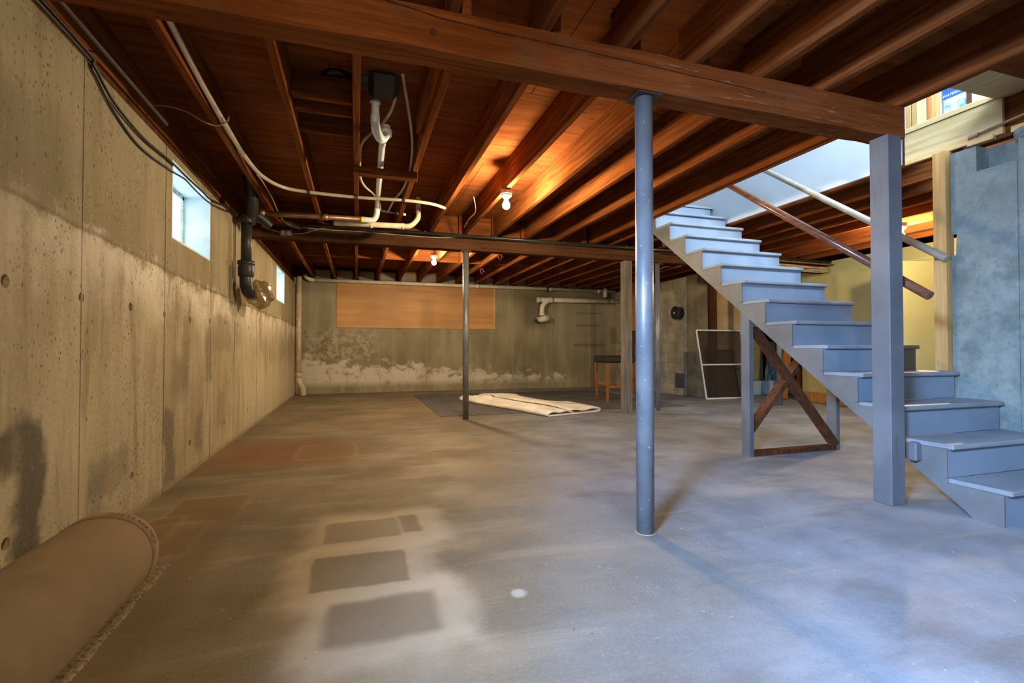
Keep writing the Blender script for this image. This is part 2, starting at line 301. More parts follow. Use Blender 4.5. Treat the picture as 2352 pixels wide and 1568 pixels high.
def smooth_path(P, sub=6):
    P = [Vector(p) for p in P]
    if len(P) < 3: return P
    out = []
    for i in range(len(P) - 1):
        p0 = P[max(i - 1, 0)]; p1 = P[i]; p2 = P[i + 1]; p3 = P[min(i + 2, len(P) - 1)]
        for k in range(sub):
            t = k / sub; out.append(.5 * ((2 * p1) + (p2 - p0) * t + (2 * p0 - 5 * p1 + 4 * p2 - p3) * t * t + (3 * p1 - p0 - 3 * p2 + p3) * t ** 3))
    out.append(P[-1]); return out
def tube(bm, P, r, seg=12, smooth=True, cap=True, sub=6):
    P = smooth_path(P, sub) if smooth else [Vector(p) for p in P]
    rad = r if callable(r) else (lambda t: r)
    n = len(P); rings = []; T0 = None; U = None
    for i in range(n):
        T = (P[min(i + 1, n - 1)] - P[max(i - 1, 0)]).normalized()
        if U is None:
            U = T.cross(Vector((0, 0, 1)));
            if U.length < 1e-3: U = T.cross(Vector((1, 0, 0)))
            U.normalize()
        else: U = (U - T * U.dot(T)).normalized()
        V = T.cross(U); R = rad(i / (n - 1))
        rings.append([bm.verts.new(P[i] + (U * math.cos(2 * math.pi * k / seg) + V * math.sin(2 * math.pi * k / seg)) * R) for k in range(seg)])
    for i in range(n - 1):
        for k in range(seg):
            f = bm.faces.new((rings[i][k], rings[i][(k + 1) % seg], rings[i + 1][(k + 1) % seg], rings[i + 1][k])); f.smooth = True
    if cap: bm.faces.new(rings[0][::-1]); bm.faces.new(rings[-1])
def lathe(bm, c, prof, seg=20, axis=(0, 0, 1)):
    c = Vector(c); A = Vector(axis).normalized(); U = A.orthogonal().normalized(); V = A.cross(U); rings = []
    for (r, h) in prof:
        rings.append([bm.verts.new(c + A * h + (U * math.cos(2 * math.pi * k / seg) + V * math.sin(2 * math.pi * k / seg)) * max(r, 1e-4)) for k in range(seg)])
    for i in range(len(rings) - 1):
        for k in range(seg):
            f = bm.faces.new((rings[i][k], rings[i][(k + 1) % seg], rings[i + 1][(k + 1) % seg], rings[i + 1][k])); f.smooth = True
    bm.faces.new(rings[0][::-1]); bm.faces.new(rings[-1])
def prism(bm, pts, d):
    d = Vector(d); a = [bm.verts.new(Vector(p)) for p in pts]; b = [bm.verts.new(Vector(p) + d) for p in pts]; n = len(pts)
    bm.faces.new(a); bm.faces.new(b[::-1])
    for i in range(n): bm.faces.new((a[i], b[i], b[(i + 1) % n], a[(i + 1) % n]))
def wpos(o):
    v = Vector((0, 0, 0))
    while o is not None: v += o.location; o = o.parent
    return v
def obj(name, bm, mat, parent=None, keep=False):
    bmesh.ops.recalc_face_normals(bm, faces=bm.faces)
    cs = [v.co for v in bm.verts]; lo = Vector((min(c.x for c in cs), min(c.y for c in cs), min(c.z for c in cs))); hi = Vector((max(c.x for c in cs), max(c.y for c in cs), max(c.z for c in cs)))
    org = Vector(((lo.x + hi.x) / 2, (lo.y + hi.y) / 2, lo.z))
    for v in bm.verts: v.co -= org
    me = bpy.data.meshes.new(name); bm.to_mesh(me); bm.free(); o = bpy.data.objects.new(name, me); COL.objects.link(o)
    me.materials.append(M[mat] if isinstance(mat, str) else mat)
    if parent is not None: o.parent = parent; o.location = org - wpos(parent)
    else: o.location = org
    return o
def tag(o, label, cat, group=None):
    o['label'] = label; o['category'] = cat
    if group: o['group'] = group
    return o
def thing(name, loc, label, cat, group=None):
    o = bpy.data.objects.new(name, None); COL.objects.link(o); o.location = loc; o.empty_display_size = .1; return tag(o, label, cat, group)
def struct(name, bm, mat, label=None):
    o = obj(name, bm, mat); o['kind'] = 'structure'
    if label: o['label'] = label
    return o
def bx(name, x0, x1, y0, y1, z0, z1, mat, parent=None, bev=0.):
    bm = nb(); addbox(bm, x0, x1, y0, y1, z0, z1, bev); return obj(name, bm, mat, parent)
def tb(name, P, r, mat, parent=None, seg=12, smooth=True, sub=6):
    bm = nb(); tube(bm, P, r, seg, smooth, True, sub); return obj(name, bm, mat, parent)
def cut(o, bm):
    me = bpy.data.meshes.new('cutter'); bmesh.ops.recalc_face_normals(bm, faces=bm.faces); bm.to_mesh(me); bm.free()
    c = bpy.data.objects.new('cutter', me); COL.objects.link(c); md = o.modifiers.new('b', 'BOOLEAN'); md.object = c; md.operation = 'DIFFERENCE'; md.solver = 'EXACT'
    dg = bpy.context.evaluated_depsgraph_get(); nm = bpy.data.meshes.new_from_object(o.evaluated_get(dg)); o.modifiers.clear(); old = o.data; nm.name = o.name; o.data = nm
    bpy.data.meshes.remove(old); bpy.data.objects.remove(c); bpy.data.meshes.remove(me)
def text_mesh(txt, size, italic=False):
    cu = bpy.data.curves.new('t', 'FONT'); cu.body = txt; cu.size = size; cu.align_x = 'CENTER'; cu.resolution_u = 2
    if italic: cu.shear = .25
    o = bpy.data.objects.new('t', cu); COL.objects.link(o); dg = bpy.context.evaluated_depsgraph_get(); me = bpy.data.meshes.new_from_object(o.evaluated_get(dg))
    bm = nb(); bm.from_mesh(me); bpy.data.objects.remove(o); bpy.data.curves.remove(cu); bpy.data.meshes.remove(me); return bm

# ================================================================== SETTING
YB = 10.1; ZJ = 2.233; ZS = 2.468; ZB = 2.057; NEAR = -3.2
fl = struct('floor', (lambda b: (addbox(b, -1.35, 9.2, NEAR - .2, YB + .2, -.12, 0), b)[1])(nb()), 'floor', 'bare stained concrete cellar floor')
# left wall -----------------------------------------------------------------
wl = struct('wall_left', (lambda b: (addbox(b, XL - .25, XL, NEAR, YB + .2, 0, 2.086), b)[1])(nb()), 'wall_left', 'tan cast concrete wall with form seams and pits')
for (a, b, c, d) in WINS:
    k = nb(); addbox(k, XL - .4, XL + .1, a, b, c, d); cut(wl, k)
k = nb()
for y, z in [(1.55, 1.085), (2.02, 1.083), (2.484, 1.076), (2.949, 1.074), (3.409, 1.068), (3.883, 1.061), (4.35, 1.08), (4.819, 1.088), (5.3, 1.09), (5.78, 1.09), (6.24, 1.1), (2.043, .218), (2.988, .208), (3.9, .21), (4.82, .22), (5.78, .22)]:
    lathe(k, (XL - .035, y, z), [(.012, 0), (.020, .02), (.027, .06)], 10, (1, 0, 0))
cut(wl, k)
for p in wl.data.polygons: p.use_smooth = False
for y, wd in [(1.54, .006), (2.484, .007), (3.408, .008), (4.374, .007), (5.18, .012), (6.233, .010), (6.8, .008), (7.364, .008), (8.087, .008), (8.9, .008)]:
    segs = [(0, 2.086)]
    for (a, b, c, d) in WINS:
        if a - .02 < y < b + .02: segs = [(0, c - .01), (d + .01, 2.086)]
    for z0, z1 in segs: bx('form_ridge', XL, XL + .003, y - wd * .5, y + wd * .2, z0, z1, 'wall_left', wl)
bx('sill_plate', XL - .24, XL - .10, NEAR, YB + .19, 2.086, ZJ, 'beam2', wl)
# windows
for i, (a, b, c, d) in enumerate(WINS):
    lab = ['larger small cellar window with black cables across it', 'far small cellar window near the corner pipe', 'small cellar window behind the viewer'][i]
    t = bpy.data.objects.new('window_%d' % (i + 1), None); COL.objects.link(t); t.location = (XL - .12, (a + b) / 2, c); t['kind'] = 'structure'; t['label'] = lab
    X0, X1 = XL - .20, XL + .001; e = .012
    bm = nb(); addbox(bm, X0, X1, a, a + e, c, d); obj('reveal_side', bm, 'reveal', t); bm = nb(); addbox(bm, X0, X1, b - e, b, c, d); obj('reveal_side', bm, 'reveal', t)
    bx('reveal_top', X0, X1, a + e, b - e, d - e, d, 'reveal', t); bx('window_sill', X0, X1, a + e, b - e, c, c + e, 'reveal', t)
    s = bpy.data.objects.new('sash', None); bm = nb(); f = .028
    for q in ((a + e, a + e + f, c + e, d - e), (b - e - f, b - e, c + e, d - e), (a + e, b - e, c + e, c + e + f), (a + e, b - e, d - e - f, d - e)): addbox(bm, X0 - .005, X0 + .025, *q[:2], *q[2:])
    bpy.data.objects.remove(s); sa = obj('sash', bm, 'sash', t)
    bx('pane', X0 + .004, X0 + .010, a + e + f, b - e - f, c + e + f, d - e - f, 'pane', t)
    for qy in (a + .12, (a + b) / 2, b - .12): bx('latch', X0 + .025, X0 + .035, qy - .012, qy + .012, d - e - f + .002, d - e - .006, 'sash', sa)
# back wall -----------------------------------------------------------------
wb = struct('wall_back', (lambda b: (addbox(b, XL, 9.2, YB, YB + .2, 0, ZJ), b)[1])(nb()), 'wall_back', 'grey stained cast concrete back wall with tie holes')
k = nb()
for i in range(15):
    for z in (1.19, .285): lathe(k, (-.95 + .467 * i, YB + .03, z + random.uniform(-.01, .01)), [(.010, 0), (.016, -.015), (.022, -.06)], 8, (0, 1, 0))
cut(wb, k)
bx('corner_fill', XL - .10, XL, YB, YB + .2, 2.087, ZJ, 'wall_back', wb)
for i in range(8): bx('form_ridge', -.49 + .93 * i - .005, -.49 + .93 * i + .003, YB - .004, YB, 0, 2.2 if i > 3 else 1.28, 'mortar', wb)
for i in range(17): bx('joist_pocket_fill', -.80 + .41 * i, -.80 + .41 * i + .33, YB - .03, YB + .15, ZJ, ZS - .05, 'wall_back', wb, .03)
# near wall, right concrete wall -----------------------------------------------
struct('wall_near', (lambda b: (addbox(b, XL - .25, 9.2, NEAR - .2, NEAR, 0, 5), b)[1])(nb()), 'wall_back', 'concrete wall behind the viewer')
struct('wall_outer', (lambda b: (addbox(b, 9.1, 9.3, NEAR - .2, YB + .2, 0, ZS), b)[1])(nb()), 'wall_back', 'far concrete wall of the alcove beyond the stairs')
XR = 3.90
wr = struct('wall_right', (lambda b: (addbox(b, XR, XR + .22, NEAR, 2.262, 0, 2.205), b)[1])(nb()), 'rough', 'rough blue-grey concrete wall beside the stairs with beam pocket')
k = nb(); addbox(k, XR - .1, XR + .13, 1.90, 2.115, 2.035, 2.4); cut(wr, k)
k = nb(); addbox(k, XR - .02, XR + .3, 2.24, 2.4, 1.50, 1.66); 
for v in k.verts: v.co += Vector((random.uniform(-.01, .01), random.uniform(-.012, .012), random.uniform(-.03, .03)))
cut(wr, k)
bm = nb(); bmesh.ops.create_icosphere(bm, subdivisions=2, radius=1)
for v in bm.verts: v.co = Vector((XR + .03 + v.co.x * .06, 1.885 + v.co.y * .045, 2.20 + v.co.z * .045)) + Vector([random.uniform(-.006, .006) for _ in range(3)])
obj('concrete_lump', bm, 'rough', wr)
bx('form_ridge', XR - .006, XR, 1.906, 1.918, 0, 2.03, 'rough', wr)
k = nb(); lathe(k, (XR + .04, 1.885, 1.06), [(.012, 0), (.02, -.08)], 12, (1, 0, 0)); cut(wr, k)
# far right room ------------------------------------------------------------------
XY = 7.03
wy = struct('wall_far_right', (lambda b: (addbox(b, XY, XY + .12, .8, 6.22, 0, ZJ), b)[1])(nb()), 'yellow', 'olive yellow painted partition wall in the far right room')
struct('wall_far_near', (lambda b: (addbox(b, XR + .22, XY + .12, .6, .8, 0, ZJ), b)[1])(nb()), 'yellow', 'yellow end wall of the far right room')
bx('sill_board', XY - .03, XY, 4.6, 6.2, .01, .17, 'studz', wy); bx('seam_strip', XY - .008, XY, 4.95, 4.975, 0, 1.75, 'yellow2', wy)
bx('top_trim', XY - .012, XY, .8, 6.2, 2.03, 2.05, 'yellow2', wy)
dn = bpy.data.objects.new('door_1', None); COL.objects.link(dn); dn.location = (XY - .02, 4.19, 0); dn['kind'] = 'structure'; dn['label'] = 'plain yellow door standing ajar in the yellow wall'
bm = nb(); bar(bm, (XY - .04, 4.20, .99), (XY - .04 - .75, 4.20 + .235, .99), .035, 1.96); obj('door_slab', bm, 'yellow2', dn)
bx('door_jamb', XY - .05, XY, 4.09, 4.17, 0, 2.02, 'yellow2', dn)
for z in (.4, 1.66): bm = nb(); lathe(bm, (XY - .055, 4.185, z), [(.009, 0), (.009, .09)], 8); obj('hinge', bm, 'yellow2', dn)
# block wall with column ------------------------------------------------------------
XC = 5.765
wc = struct('wall_block', (lambda b: (addbox(b, XC + .008, XC + .19, 7.5, YB, 0, 2.19), b)[1])(nb()), 'mortar', 'grey cinder block wall with flue thimble and cleanout')
bb = nb(); addbox(bb, 0, .012, -.194, .194, -.094, .094, .003); base_me = None
for r in range(11):
    z = .1 + .2 * r; off = .2 if r % 2 else 0.
    y = 7.5 + .2 - off
    while y - .2 < YB:
        y0 = max(y - .194, 7.506); y1 = min(y + .194, YB - .004)
        if y1 - y0 > .05:
            q = bx('block', XC - random.uniform(.0, .006), XC + .012, y0, y1, z - .094, min(z + .094, 2.188), 'block', wc, .003)
        y += .4
bb.free()
wcol = struct('wall_pilaster', (lambda b: (addbox(b, XC - .025, XC + .25, 7.2, 7.5, 0, 2.2, .008), b)[1])(nb()), 'column', 'rough concrete pilaster at the end of the block wall')
for i in range(14):
    z = .1 + i * .14 + random.uniform(-.03, .03); bx('mortar_lump', XC - .03, XC + .01, 7.495, 7.52 + random.uniform(0, .02), z, z + random.uniform(.04, .10), 'block', wcol, .006)
wt = struct('wall_alcove', (lambda b: (addbox(b, XC + .2, 6.72, 7.2, 7.32, 0, 2.22), b)[1])(nb()), 'tan', 'tan plastered alcove wall behind the leaning screens')
a = aty(1632, 700, 7.14).x; b_ = aty(1647, 700, 7.14).x
bx('upright_board', a, b_, 7.14, 7.2, 0, 2.21, 'dwood', wt); bx('white_edge_strip', 6.66, 6.73, 7.15, 7.2, 0, 1.6, 'white', wt)
# ceiling -----------------------------------------------------------------------
SX0, SX1, SY0, SY1 = 2.985, 3.93, 2.01, 4.66
bm = nb()
addbox(bm, -1.4, SX0, NEAR - .2, YB + .2, ZS + .012, ZS + .03); addbox(bm, SX1, 9.3, NEAR - .2, 1.9, ZS + .012, ZS + .03); addbox(bm, SX1, 9.3, 2.6, YB + .2, ZS + .012, ZS + .03)
addbox(bm, 5.6, 9.3, 1.9, 2.6, ZS + .012, ZS + .03); addbox(bm, SX0, SX1, NEAR - .2, 1.81, ZS + .012, ZS + .03); addbox(bm, SX0, SX1, SY1, YB + .2, ZS + .012, ZS + .03)
ce = struct('ceiling', bm, 'sub', 'open joist ceiling with plywood subfloor')
def sheet(x0, x1, y0, y1, mt='sub'): bx('subfloor_sheet', x0 + .002, x1 - .002, y0 + .002, y1 - .002, ZS, ZS + .012, mt, ce)
ys = [NEAR - .2, -2.0, -.8, .42, 1.64, 2.86, 4.08, 5.30, 6.52, 7.74, 8.96, YB + .2]
for i in range(len(ys) - 1):
    off = 1.2 if i % 2 else 0.; x = -1.4 - off
    while x < 9.3:
        x0, x1, y0, y1 = max(x, -1.4), min(x + 2.44, 9.3), ys[i], ys[i + 1]; x += 2.44
        if x1 - x0 < .05: continue
        if y1 > 1.81 and y0 < SY1 and x1 > SX0:
            if x0 < SX0: sheet(x0, SX0, y0, y1)
            if x1 > 4.0 and x0 < 9.3 and (y0 >= 2.6 or y1 <= 1.9):
                sheet(max(x0, 4.0), x1, y0, y1)
            continue
        sheet(x0, x1, y0, y1)
sheet(4.0, 9.3, 1.64, 1.9); sheet(5.6, 9.3, 1.9, 2.6); sheet(4.0, 9.3, 2.6, 2.86); sheet(SX0, 4.0, 1.64, 1.81)
bx('rim_board', -1.4, 9.2, YB + .15, YB + .19, ZJ, ZS + .01, 'joistx', ce)
bx('stairwell_edge_board', SX0, SX1, 1.81, SY0, ZS - .002, ZS + .03, 'pine', ce)
def joist(x, y0, y1, th=.04, mt='joist', z0=ZJ): return bx('joist', x - th / 2, x + th / 2, y0, y1, z0, ZS, mt, ce, .002)
MID = [-.825, -.38, -.008, .425, .825, 1.226, 1.61, 2.015, 2.42]
for x in MID: joist(x, 1.94, 5.88)
for x in [q - .052 for q in MID] + [-1.2]: joist(x, NEAR, 2.06)
joist(-1.2, 2.06, YB + .15)
joist(2.94, NEAR, 5.88, .045); joist(2.972, 2.3, 4.6, .018, 'joist', ZJ - .006)
BK = [-.834, -.436, -.039, .361, .779, 1.156, 1.568, 1.946, 2.375, 2.807, 3.142, 3.524, 3.93, 4.33, 4.73, 5.13, 5.53, 5.93, 6.33, 6.73]
for x in BK: joist(x + .03, 5.74, YB)
for x in (4.40, 4.74, 5.07, 5.46, 5.83, 6.23, 6.62): joist(x, .8, 5.88)
joist(3.955, 2.57, 5.88, .045); joist(3.96, NEAR, 2.5, .045)
for x in (3.2, 3.6): joist(x, 4.71, 5.88)
bx('header', SX0 + .003, SX1, 4.665, 4.705, ZJ, ZS, 'joistx', ce)
for i in range(len(BK) - 1): bx('solid_blocking', BK[i] + .051, BK[i + 1] + .009, 7.80, 7.838, ZJ + .03, ZS, 'joistx', ce)
for (y, z0) in [(2.985, 2.30), (3.13, 2.29), (3.40, 2.28)]: bx('ladder_block', -.358, -.030, y, y + .032, z0, ZS - .03, 'joistx', ce)
for i in (0, 1, 2, 3, 4, 5, 6, 7): 
    bx('bearing_block', MID[i] + .021, MID[i + 1] - .021, 5.80, 5.84, ZJ + .002, ZS, 'joistx', ce)
bx('cross_strap', -.03, .447, 3.80, 3.885, ZJ - .052, ZJ - .001, 'joistx', ce, .002)
tl = atz(1020, 178, 2.25)
bx('sister_board', .365, .402, 1.95, 3.2, 2.27, ZS, 'joist', ce)
# upstairs, as far as the stairwell shows it --------------------------------------------
up = struct('wall_upper_right', (lambda b: (addbox(b, 3.905, 3.93, 2.585, 5.6, 2.25, 4.9), b)[1])(nb()), 'white', 'white painted stairwell wall above the joists')
struct('wall_upper_left', (lambda b: (addbox(b, 2.86, 2.94, .2, 5.6, ZS + .031, 4.9), b)[1])(nb()), 'white', 'white wall on the near side of the stairwell')
wue = struct('wall_upper_end', (lambda b: (addbox(b, 2.94, 3.905, 5.5, 5.6, ZS + .031, 4.9), b)[1])(nb()), 'white', 'white wall at the stair head')
wun = struct('wall_upper_near', (lambda b: (addbox(b, 2.86, 5.7, .1, .2, ZS + .031, 4.9), b)[1])(nb()), 'white', 'white upstairs wall holding the daylight window')
k = nb(); addbox(k, 2.75, 4.1, 0, .3, 3.35, 4.72); cut(wun, k)
cu = struct('ceiling_upper', (lambda b: (addbox(b, 2.86, 5.8, .1, 5.6, 4.9, 5.0), b)[1])(nb()), 'white', 'white upstairs ceiling')
wu2 = struct('wall_upper_far', (lambda b: (addbox(b, 5.55, 5.65, .2, 5.6, ZS + .031, 4.9), b)[1])(nb()), 'white', 'white upstairs wall seen through the stud frame')
ld = bpy.data.objects.new('door_2', None); COL.objects.link(ld); ld.location = (3.45, 5.46, ZS); ld['kind'] = 'structure'; ld['label'] = 'white door at the head of the stairs'
bx('door_slab', 3.02, 3.80, 5.455, 5.498, ZS + .05, 4.5, 'white', ld); bx('threshold', 2.99, 3.86, 5.42, 5.498, ZS + .03, ZS + .05, 'sash', ld); bx('casing', 3.80, 3.88, 5.46, 5.499, ZS + .03, 4.55, 'white', ld)
struct('floor_landing', (lambda b: (addbox(b, SX0, 3.90, 4.60, 5.5, 2.466, 2.488), b)[1])(nb()), 'greytread', 'grey painted landing at the stair head')
# stud frame over the right-hand wall
fr = thing('stud_frame', (3.94, 2.27, 2.22), 'new pine header, plate and studs framing the opening above the right wall', 'frame')
bx('header_board', 3.90, 3.925, 1.975, 2.555, 2.232, 2.462, 'pine', fr, .002); bx('bottom_plate', 3.893, 3.98, 1.90, 2.555, 2.464, 2.502, 'pine', fr, .002)
for y in (2.505, 2.462): bx('stud', 3.895, 3.98, y, y + .039, 2.502, 4.9, 'pinez', fr, .002)
yq = atx(2141, 240, 3.985).y; bx('stud', 3.985, 4.07, yq, yq + .04, 2.502, 4.9, 'studz', fr, .002); bx('stud', 3.895, 3.98, 1.93, 1.968, 2.502, 4.9, 'pinez', fr, .002)
bx('cleat', 3.89, 3.95, 2.02, 2.16, 2.215, 2.245, 'pine', fr); bx('cleat', 3.89, 3.95, 1.6, 1.93, 2.215, 2.25, 'pine', fr)
bx('shim', 3.92, 3.99, 1.93, 2.2, 2.207, 2.232, 'dwood', fr)
cl = thing('wall_calendar', (5.54, 3.16, 3.0), 'blue waterfall calendar on the upstairs wall seen through the studs', 'calendar')
bx('picture_sheet', 5.535, 5.547, 3.07, 3.262, 3.06, 3.33, 'skyprint', cl); bx('title_band', 5.530, 5.534, 3.07, 3.262, 3.325, 3.46, 'bluecal', cl); tband = [q for q in cl.children if q.name == 'title_band'][0]
bx('side_frame', 5.53, 5.548, 3.035, 3.066, 3.0, 3.5, 'dwood', cl)
bm = text_mesh('WATERFALLS', .034, True)
for v in bm.verts: v.co = Vector((5.5285, 3.166 - v.co.x, 3.345 + v.co.y))
obj('title_print', bm, 'whiteink', tband)
bm = nb(); lathe(bm, (5.529, 3.10, 3.40), [(.012, 0), (.010, -.001)], 10, (1, 0, 0)); obj('emblem', bm, 'redink', tband)
# end stud on the right concrete wall
tag(bx('wall_end_stud', 3.853, 3.935, 2.266, 2.345, .713, 2.231, 'pinez', None, .002), 'upright pine stud against the end of the rough right wall', 'stud')

# ================================================================== THINGS
# beams
def rough_beam(name, x0, x1, y0, y1, z0, z1, mt, label):
    bm = nb(); n = 40; sec = [(y0, z0), (y1, z0), (y1, z1), (y0, z1)]; rings = []
    for i in range(n + 1):
        x = x0 + (x1 - x0) * i / n; j = lambda: random.uniform(-.003, .003)
        rings.append([bm.verts.new((x, y + j(), z + (j() if z == z0 else 0))) for (y, z) in sec])
    for i in range(n):
        for k in range(4): bm.faces.new((rings[i][k], rings[i][(k + 1) % 4], rings[i + 1][(k + 1) % 4], rings[i + 1][k]))
    bm.faces.new(rings[0]); bm.faces.new(rings[-1][::-1]); bmesh.ops.bevel(bm, geom=[e for e in bm.edges if abs(e.verts[0].co.x - e.verts[1].co.x) > .01 and len(e.link_faces) == 2], offset=.004, segments=1, affect='EDGES')
    return tag(obj(name, bm, mt), label, 'beam')
bfront = rough_beam('timber_beam', -1.24, 2.955, 1.935, 2.060, ZB, ZJ, 'beam', 'large weathered timber beam across the foreground on the grey post')
brear = rough_beam('timber_beam', -1.10, 7.02, 5.755, 5.885, ZB, ZJ, 'beam2', 'dark rear timber beam carrying cables and a black pipe')
P = [aty(x, y, 1.931) for x, y in ((880, -4), (1010, 40), (1150, 75), (1330, 113), (1480, 148), (1640, 184), (1760, 212))]
for i in range(6):
    bm = nb(); bar(bm, P[i] + Vector((0, .0005, 0)), P[i + 1] + Vector((0, .0005, 0)), .003, .0035); obj('drying_crack', bm, 'dwood', bfront)
bm = nb(); c = aty(995, 72, 1.9315); lathe(bm, (c.x, 1.9335, c.z), [(.016, 0), (.014, -.0025)], 14, (0, 1, 0)); obj('knot', bm, 'dwood', bfront)
# steel columns
def column(x, y, r, label, plate=True):
    t = thing('steel_column', (x, y, 0), label, 'column', None)
    bm = nb(); lathe(bm, (x, y, .004), [(r, 0), (r, ZB - .012)], 28); obj('pipe', bm, 'steel', t)
    bm = nb(); addbox(bm, x - r * 1.5, x + r * 1.5, y - .06, y + .06, ZB - .008, ZB - .001); obj('cap_plate', bm, 'galv', t)
    bm = nb(); lathe(bm, (x, y, 0), [(r * 1.07, 0), (r * 1.07, .004)], 28); obj('base_ring', bm, 'mortar', t); return t
column(1.297, 2.0, .0415, 'thick grey-blue steel column in the foreground under the large beam')
column(1.270, 5.83, .037, 'slender grey-blue steel column beside the folded rug')
column(3.995, 5.84, .030, 'thin steel column half hidden behind the thick foreground column')
column(6.15, 5.84, .040, 'grey steel column seen under the stairs behind the cross brace')
# wood posts
tag(bx('timber_post', 2.797, 2.905, 1.918, 2.022, 0, ZB - .001, 'grey', None, .004), 'square grey-painted timber post at the end of the large beam by the stairs', 'post')
tag(bx('timber_post', 3.43, 3.545, 5.76, 5.87, 0, ZB - .001, 'greyraw', None, .004), 'square unpainted weathered timber post in front of the bar stool', 'post')
# a rough stud far behind the stool
p = aty(1452, 650, 8.6); tag(bx('loose_stud', p.x - .05, p.x + .05, 8.57, 8.61, .007, 2.2, 'studz'), 'narrow orange wood stud standing behind the bar stool', 'stud')

# ---------------------------------------------------------------- staircase
RI, RU, Y0 = .1777, .238, 1.495
st = thing('staircase', (3.43, 3.0, 0), 'grey-blue painted closed-riser wooden staircase rising to the upper floor', 'staircase')
N = 14; SXL, SXR = 2.985, 3.872
def stringer(x0, x1):
    pts = []
    yb = lambda z: 1.65 + z / (RI / RU)
    pts.append((x0, Y0 + .03, 0))
    for n in range(1, N):
        pts.append((x0, Y0 + .03 + RU * (n - 1), RI * n - .027))
        pts.append((x0, Y0 + .03 + RU * n, RI * n - .027))
    ztop = ZS - .01; ye = Y0 + .03 + RU * (N - 1)
    pts[-1] = (x0, ye, RI * (N - 1) - .027); pts.append((x0, ye, ztop - .03)); pts.append((x0, ye + .02, ztop - .03)); pts.append((x0, ye + .02, (ye + .02 - 1.65) * RI / RU)); pts.append((x0, 1.65, 0))
    bm = nb(); prism(bm, pts, (x1 - x0, 0, 0)); return bm
obj('stringer', stringer(SXL, SXL + .04), 'greystr', st); obj('stringer', stringer(SXR - .05, SXR - .01), 'greystr', st)
for n in range(1, N + 1):
    yf = Y0 + .03 + RU * (n - 1)
    bm = nb(); addbox(bm, SXL - .002, SXR - .004, yf - .001, yf + .017, RI * (n - 1) + (.001 if n > 1 else 0), RI * n - (.027 if n < N else .023)); obj('riser', bm, 'riser', st)
    if n < N:
        bm = nb(); addbox(bm, SXL - .004, SXR, yf - .030, yf + RU, RI * n - .027, RI * n, .006); obj('tread', bm, 'greytread', st)
# edge strips on the open side (trim on the stringer notch)
for n in range(1, N):
    yf = Y0 + .03 + RU * (n - 1); bx('riser_end_trim', SXL - .010, SXL - .001, yf - .002, yf + .022, RI * (n - 1) + .001, RI * n - .028, 'greystr', st)
bx('stringer_cleat', SXL - .05, SXL - .001, 1.885, 1.93, .24, .345, 'grey', st, .008)
# brace frame under the stairs
br = thing('stair_brace', (3.5, 3.18, 0), 'cross-braced wooden support frame standing under the stairs', 'brace')
def zs(y): return (y - 1.65) * RI / RU
for x0 in (2.995, 3.915):
    x1 = x0 + .04; bm = nb(); prism(bm, [(x0, 3.135, 0), (x0, 3.222, 0), (x0, 3.222, zs(3.222) - .002), (x0, 3.135, zs(3.135) - .002)], (.04, 0, 0)); obj('leg', bm, 'grey' if x0 < 3.5 else 'greystr', br)
bx('bottom_plate', 3.036, 3.914, 3.135, 3.222, 0, .036, 'dwood', br)
bm = nb(); bar(bm, (3.05, 3.155, 1.03), (3.90, 3.155, .06), .036, .085, (0, 1, 0)); obj('diagonal', bm, 'dwood', br)
bm = nb(); bar(bm, (3.05, 3.20, .20), (3.90, 3.20, 1.10), .036, .085, (0, 1, 0)); obj('diagonal', bm, 'dwood', br)
# hand rails
hr = thing('handrail', (3.0, 2.6, 1.1), 'brown varnished handrail pole on the open side of the stairs', 'handrail')
a = Vector((3.0, 1.845, 1.152)); d = Vector((0, 1.504, 1.097)).normalized(); tb('pole', [a, a + d * 3.1], .025, 'rail_brown', hr, 14, False)
bx('bracket', 2.9055, 2.98, 1.955, 1.985, 1.222, 1.252, 'galv', hr)
hr2 = thing('handrail', (3.86, 3.0, 1.4), 'pale tan handrail pole on the wall side of the stairs', 'handrail')
a = Vector((3.83, 2.25, 1.475)); d = Vector((0, 1.565, 1.17)).normalized(); tb('pole', [a, a + d * 3.2], .025, 'rail_grey', hr2, 14, False)
bx('bracket', 3.84, 3.8525, 2.28, 2.33, 1.48, 1.52, 'galv', hr2)
# ---------------------------------------------------------------- plywood panel over the back window
pw = thing('plywood_panel', (1.22, YB - .02, 1.285), 'orange plywood sheet covering the opening in the back wall', 'panel')
bx('sheet', -.375, 2.82, YB - .018, YB - .002, 1.285, 2.17, 'plyorange', pw)
bx('edge_strip', 2.80, 2.84, YB - .024, YB - .0185, 1.285, 2.17, 'pine', pw)
# ---------------------------------------------------------------- lamps
def lamp(x, y, z, label, group='bare bulb lampholders on the joists'):
    t = thing('ceiling_lamp', (x, y, z), label, 'lamp', group)
    bm = nb(); lathe(bm, (x, y, z - .045), [(.050, 0), (.052, .01), (.050, .045)], 24); obj('ceiling_box', bm, 'box', t)
    bm = nb(); lathe(bm, (x, y, z - .075), [(.022, 0), (.030, .008), (.045, .018), (.047, .03)], 24); lh = obj('lampholder', bm, 'porcelain', t)
    bm = nb(); lathe(bm, (x, y, z - .170), [(.001, 0), (.016, .004), (.027, .014), (.033, .032), (.031, .046), (.023, .062), (.017, .072), (.014, .095)], 20); obj('bulb', bm, 'bulb', lh); return t
lamp(1.222, 3.99, ZJ, 'lit bare bulb hanging nearest, under the middle joist bay')
lamp(1.06, 7.02, ZJ + .01, 'lit bare bulb behind the rear beam near the slender column')
lamp(5.66, 3.75, ZJ, 'lit bare bulb in the far right room beyond the stairs')
lamp(.35, -1.5, ZJ, 'lit bare bulb behind the viewer')
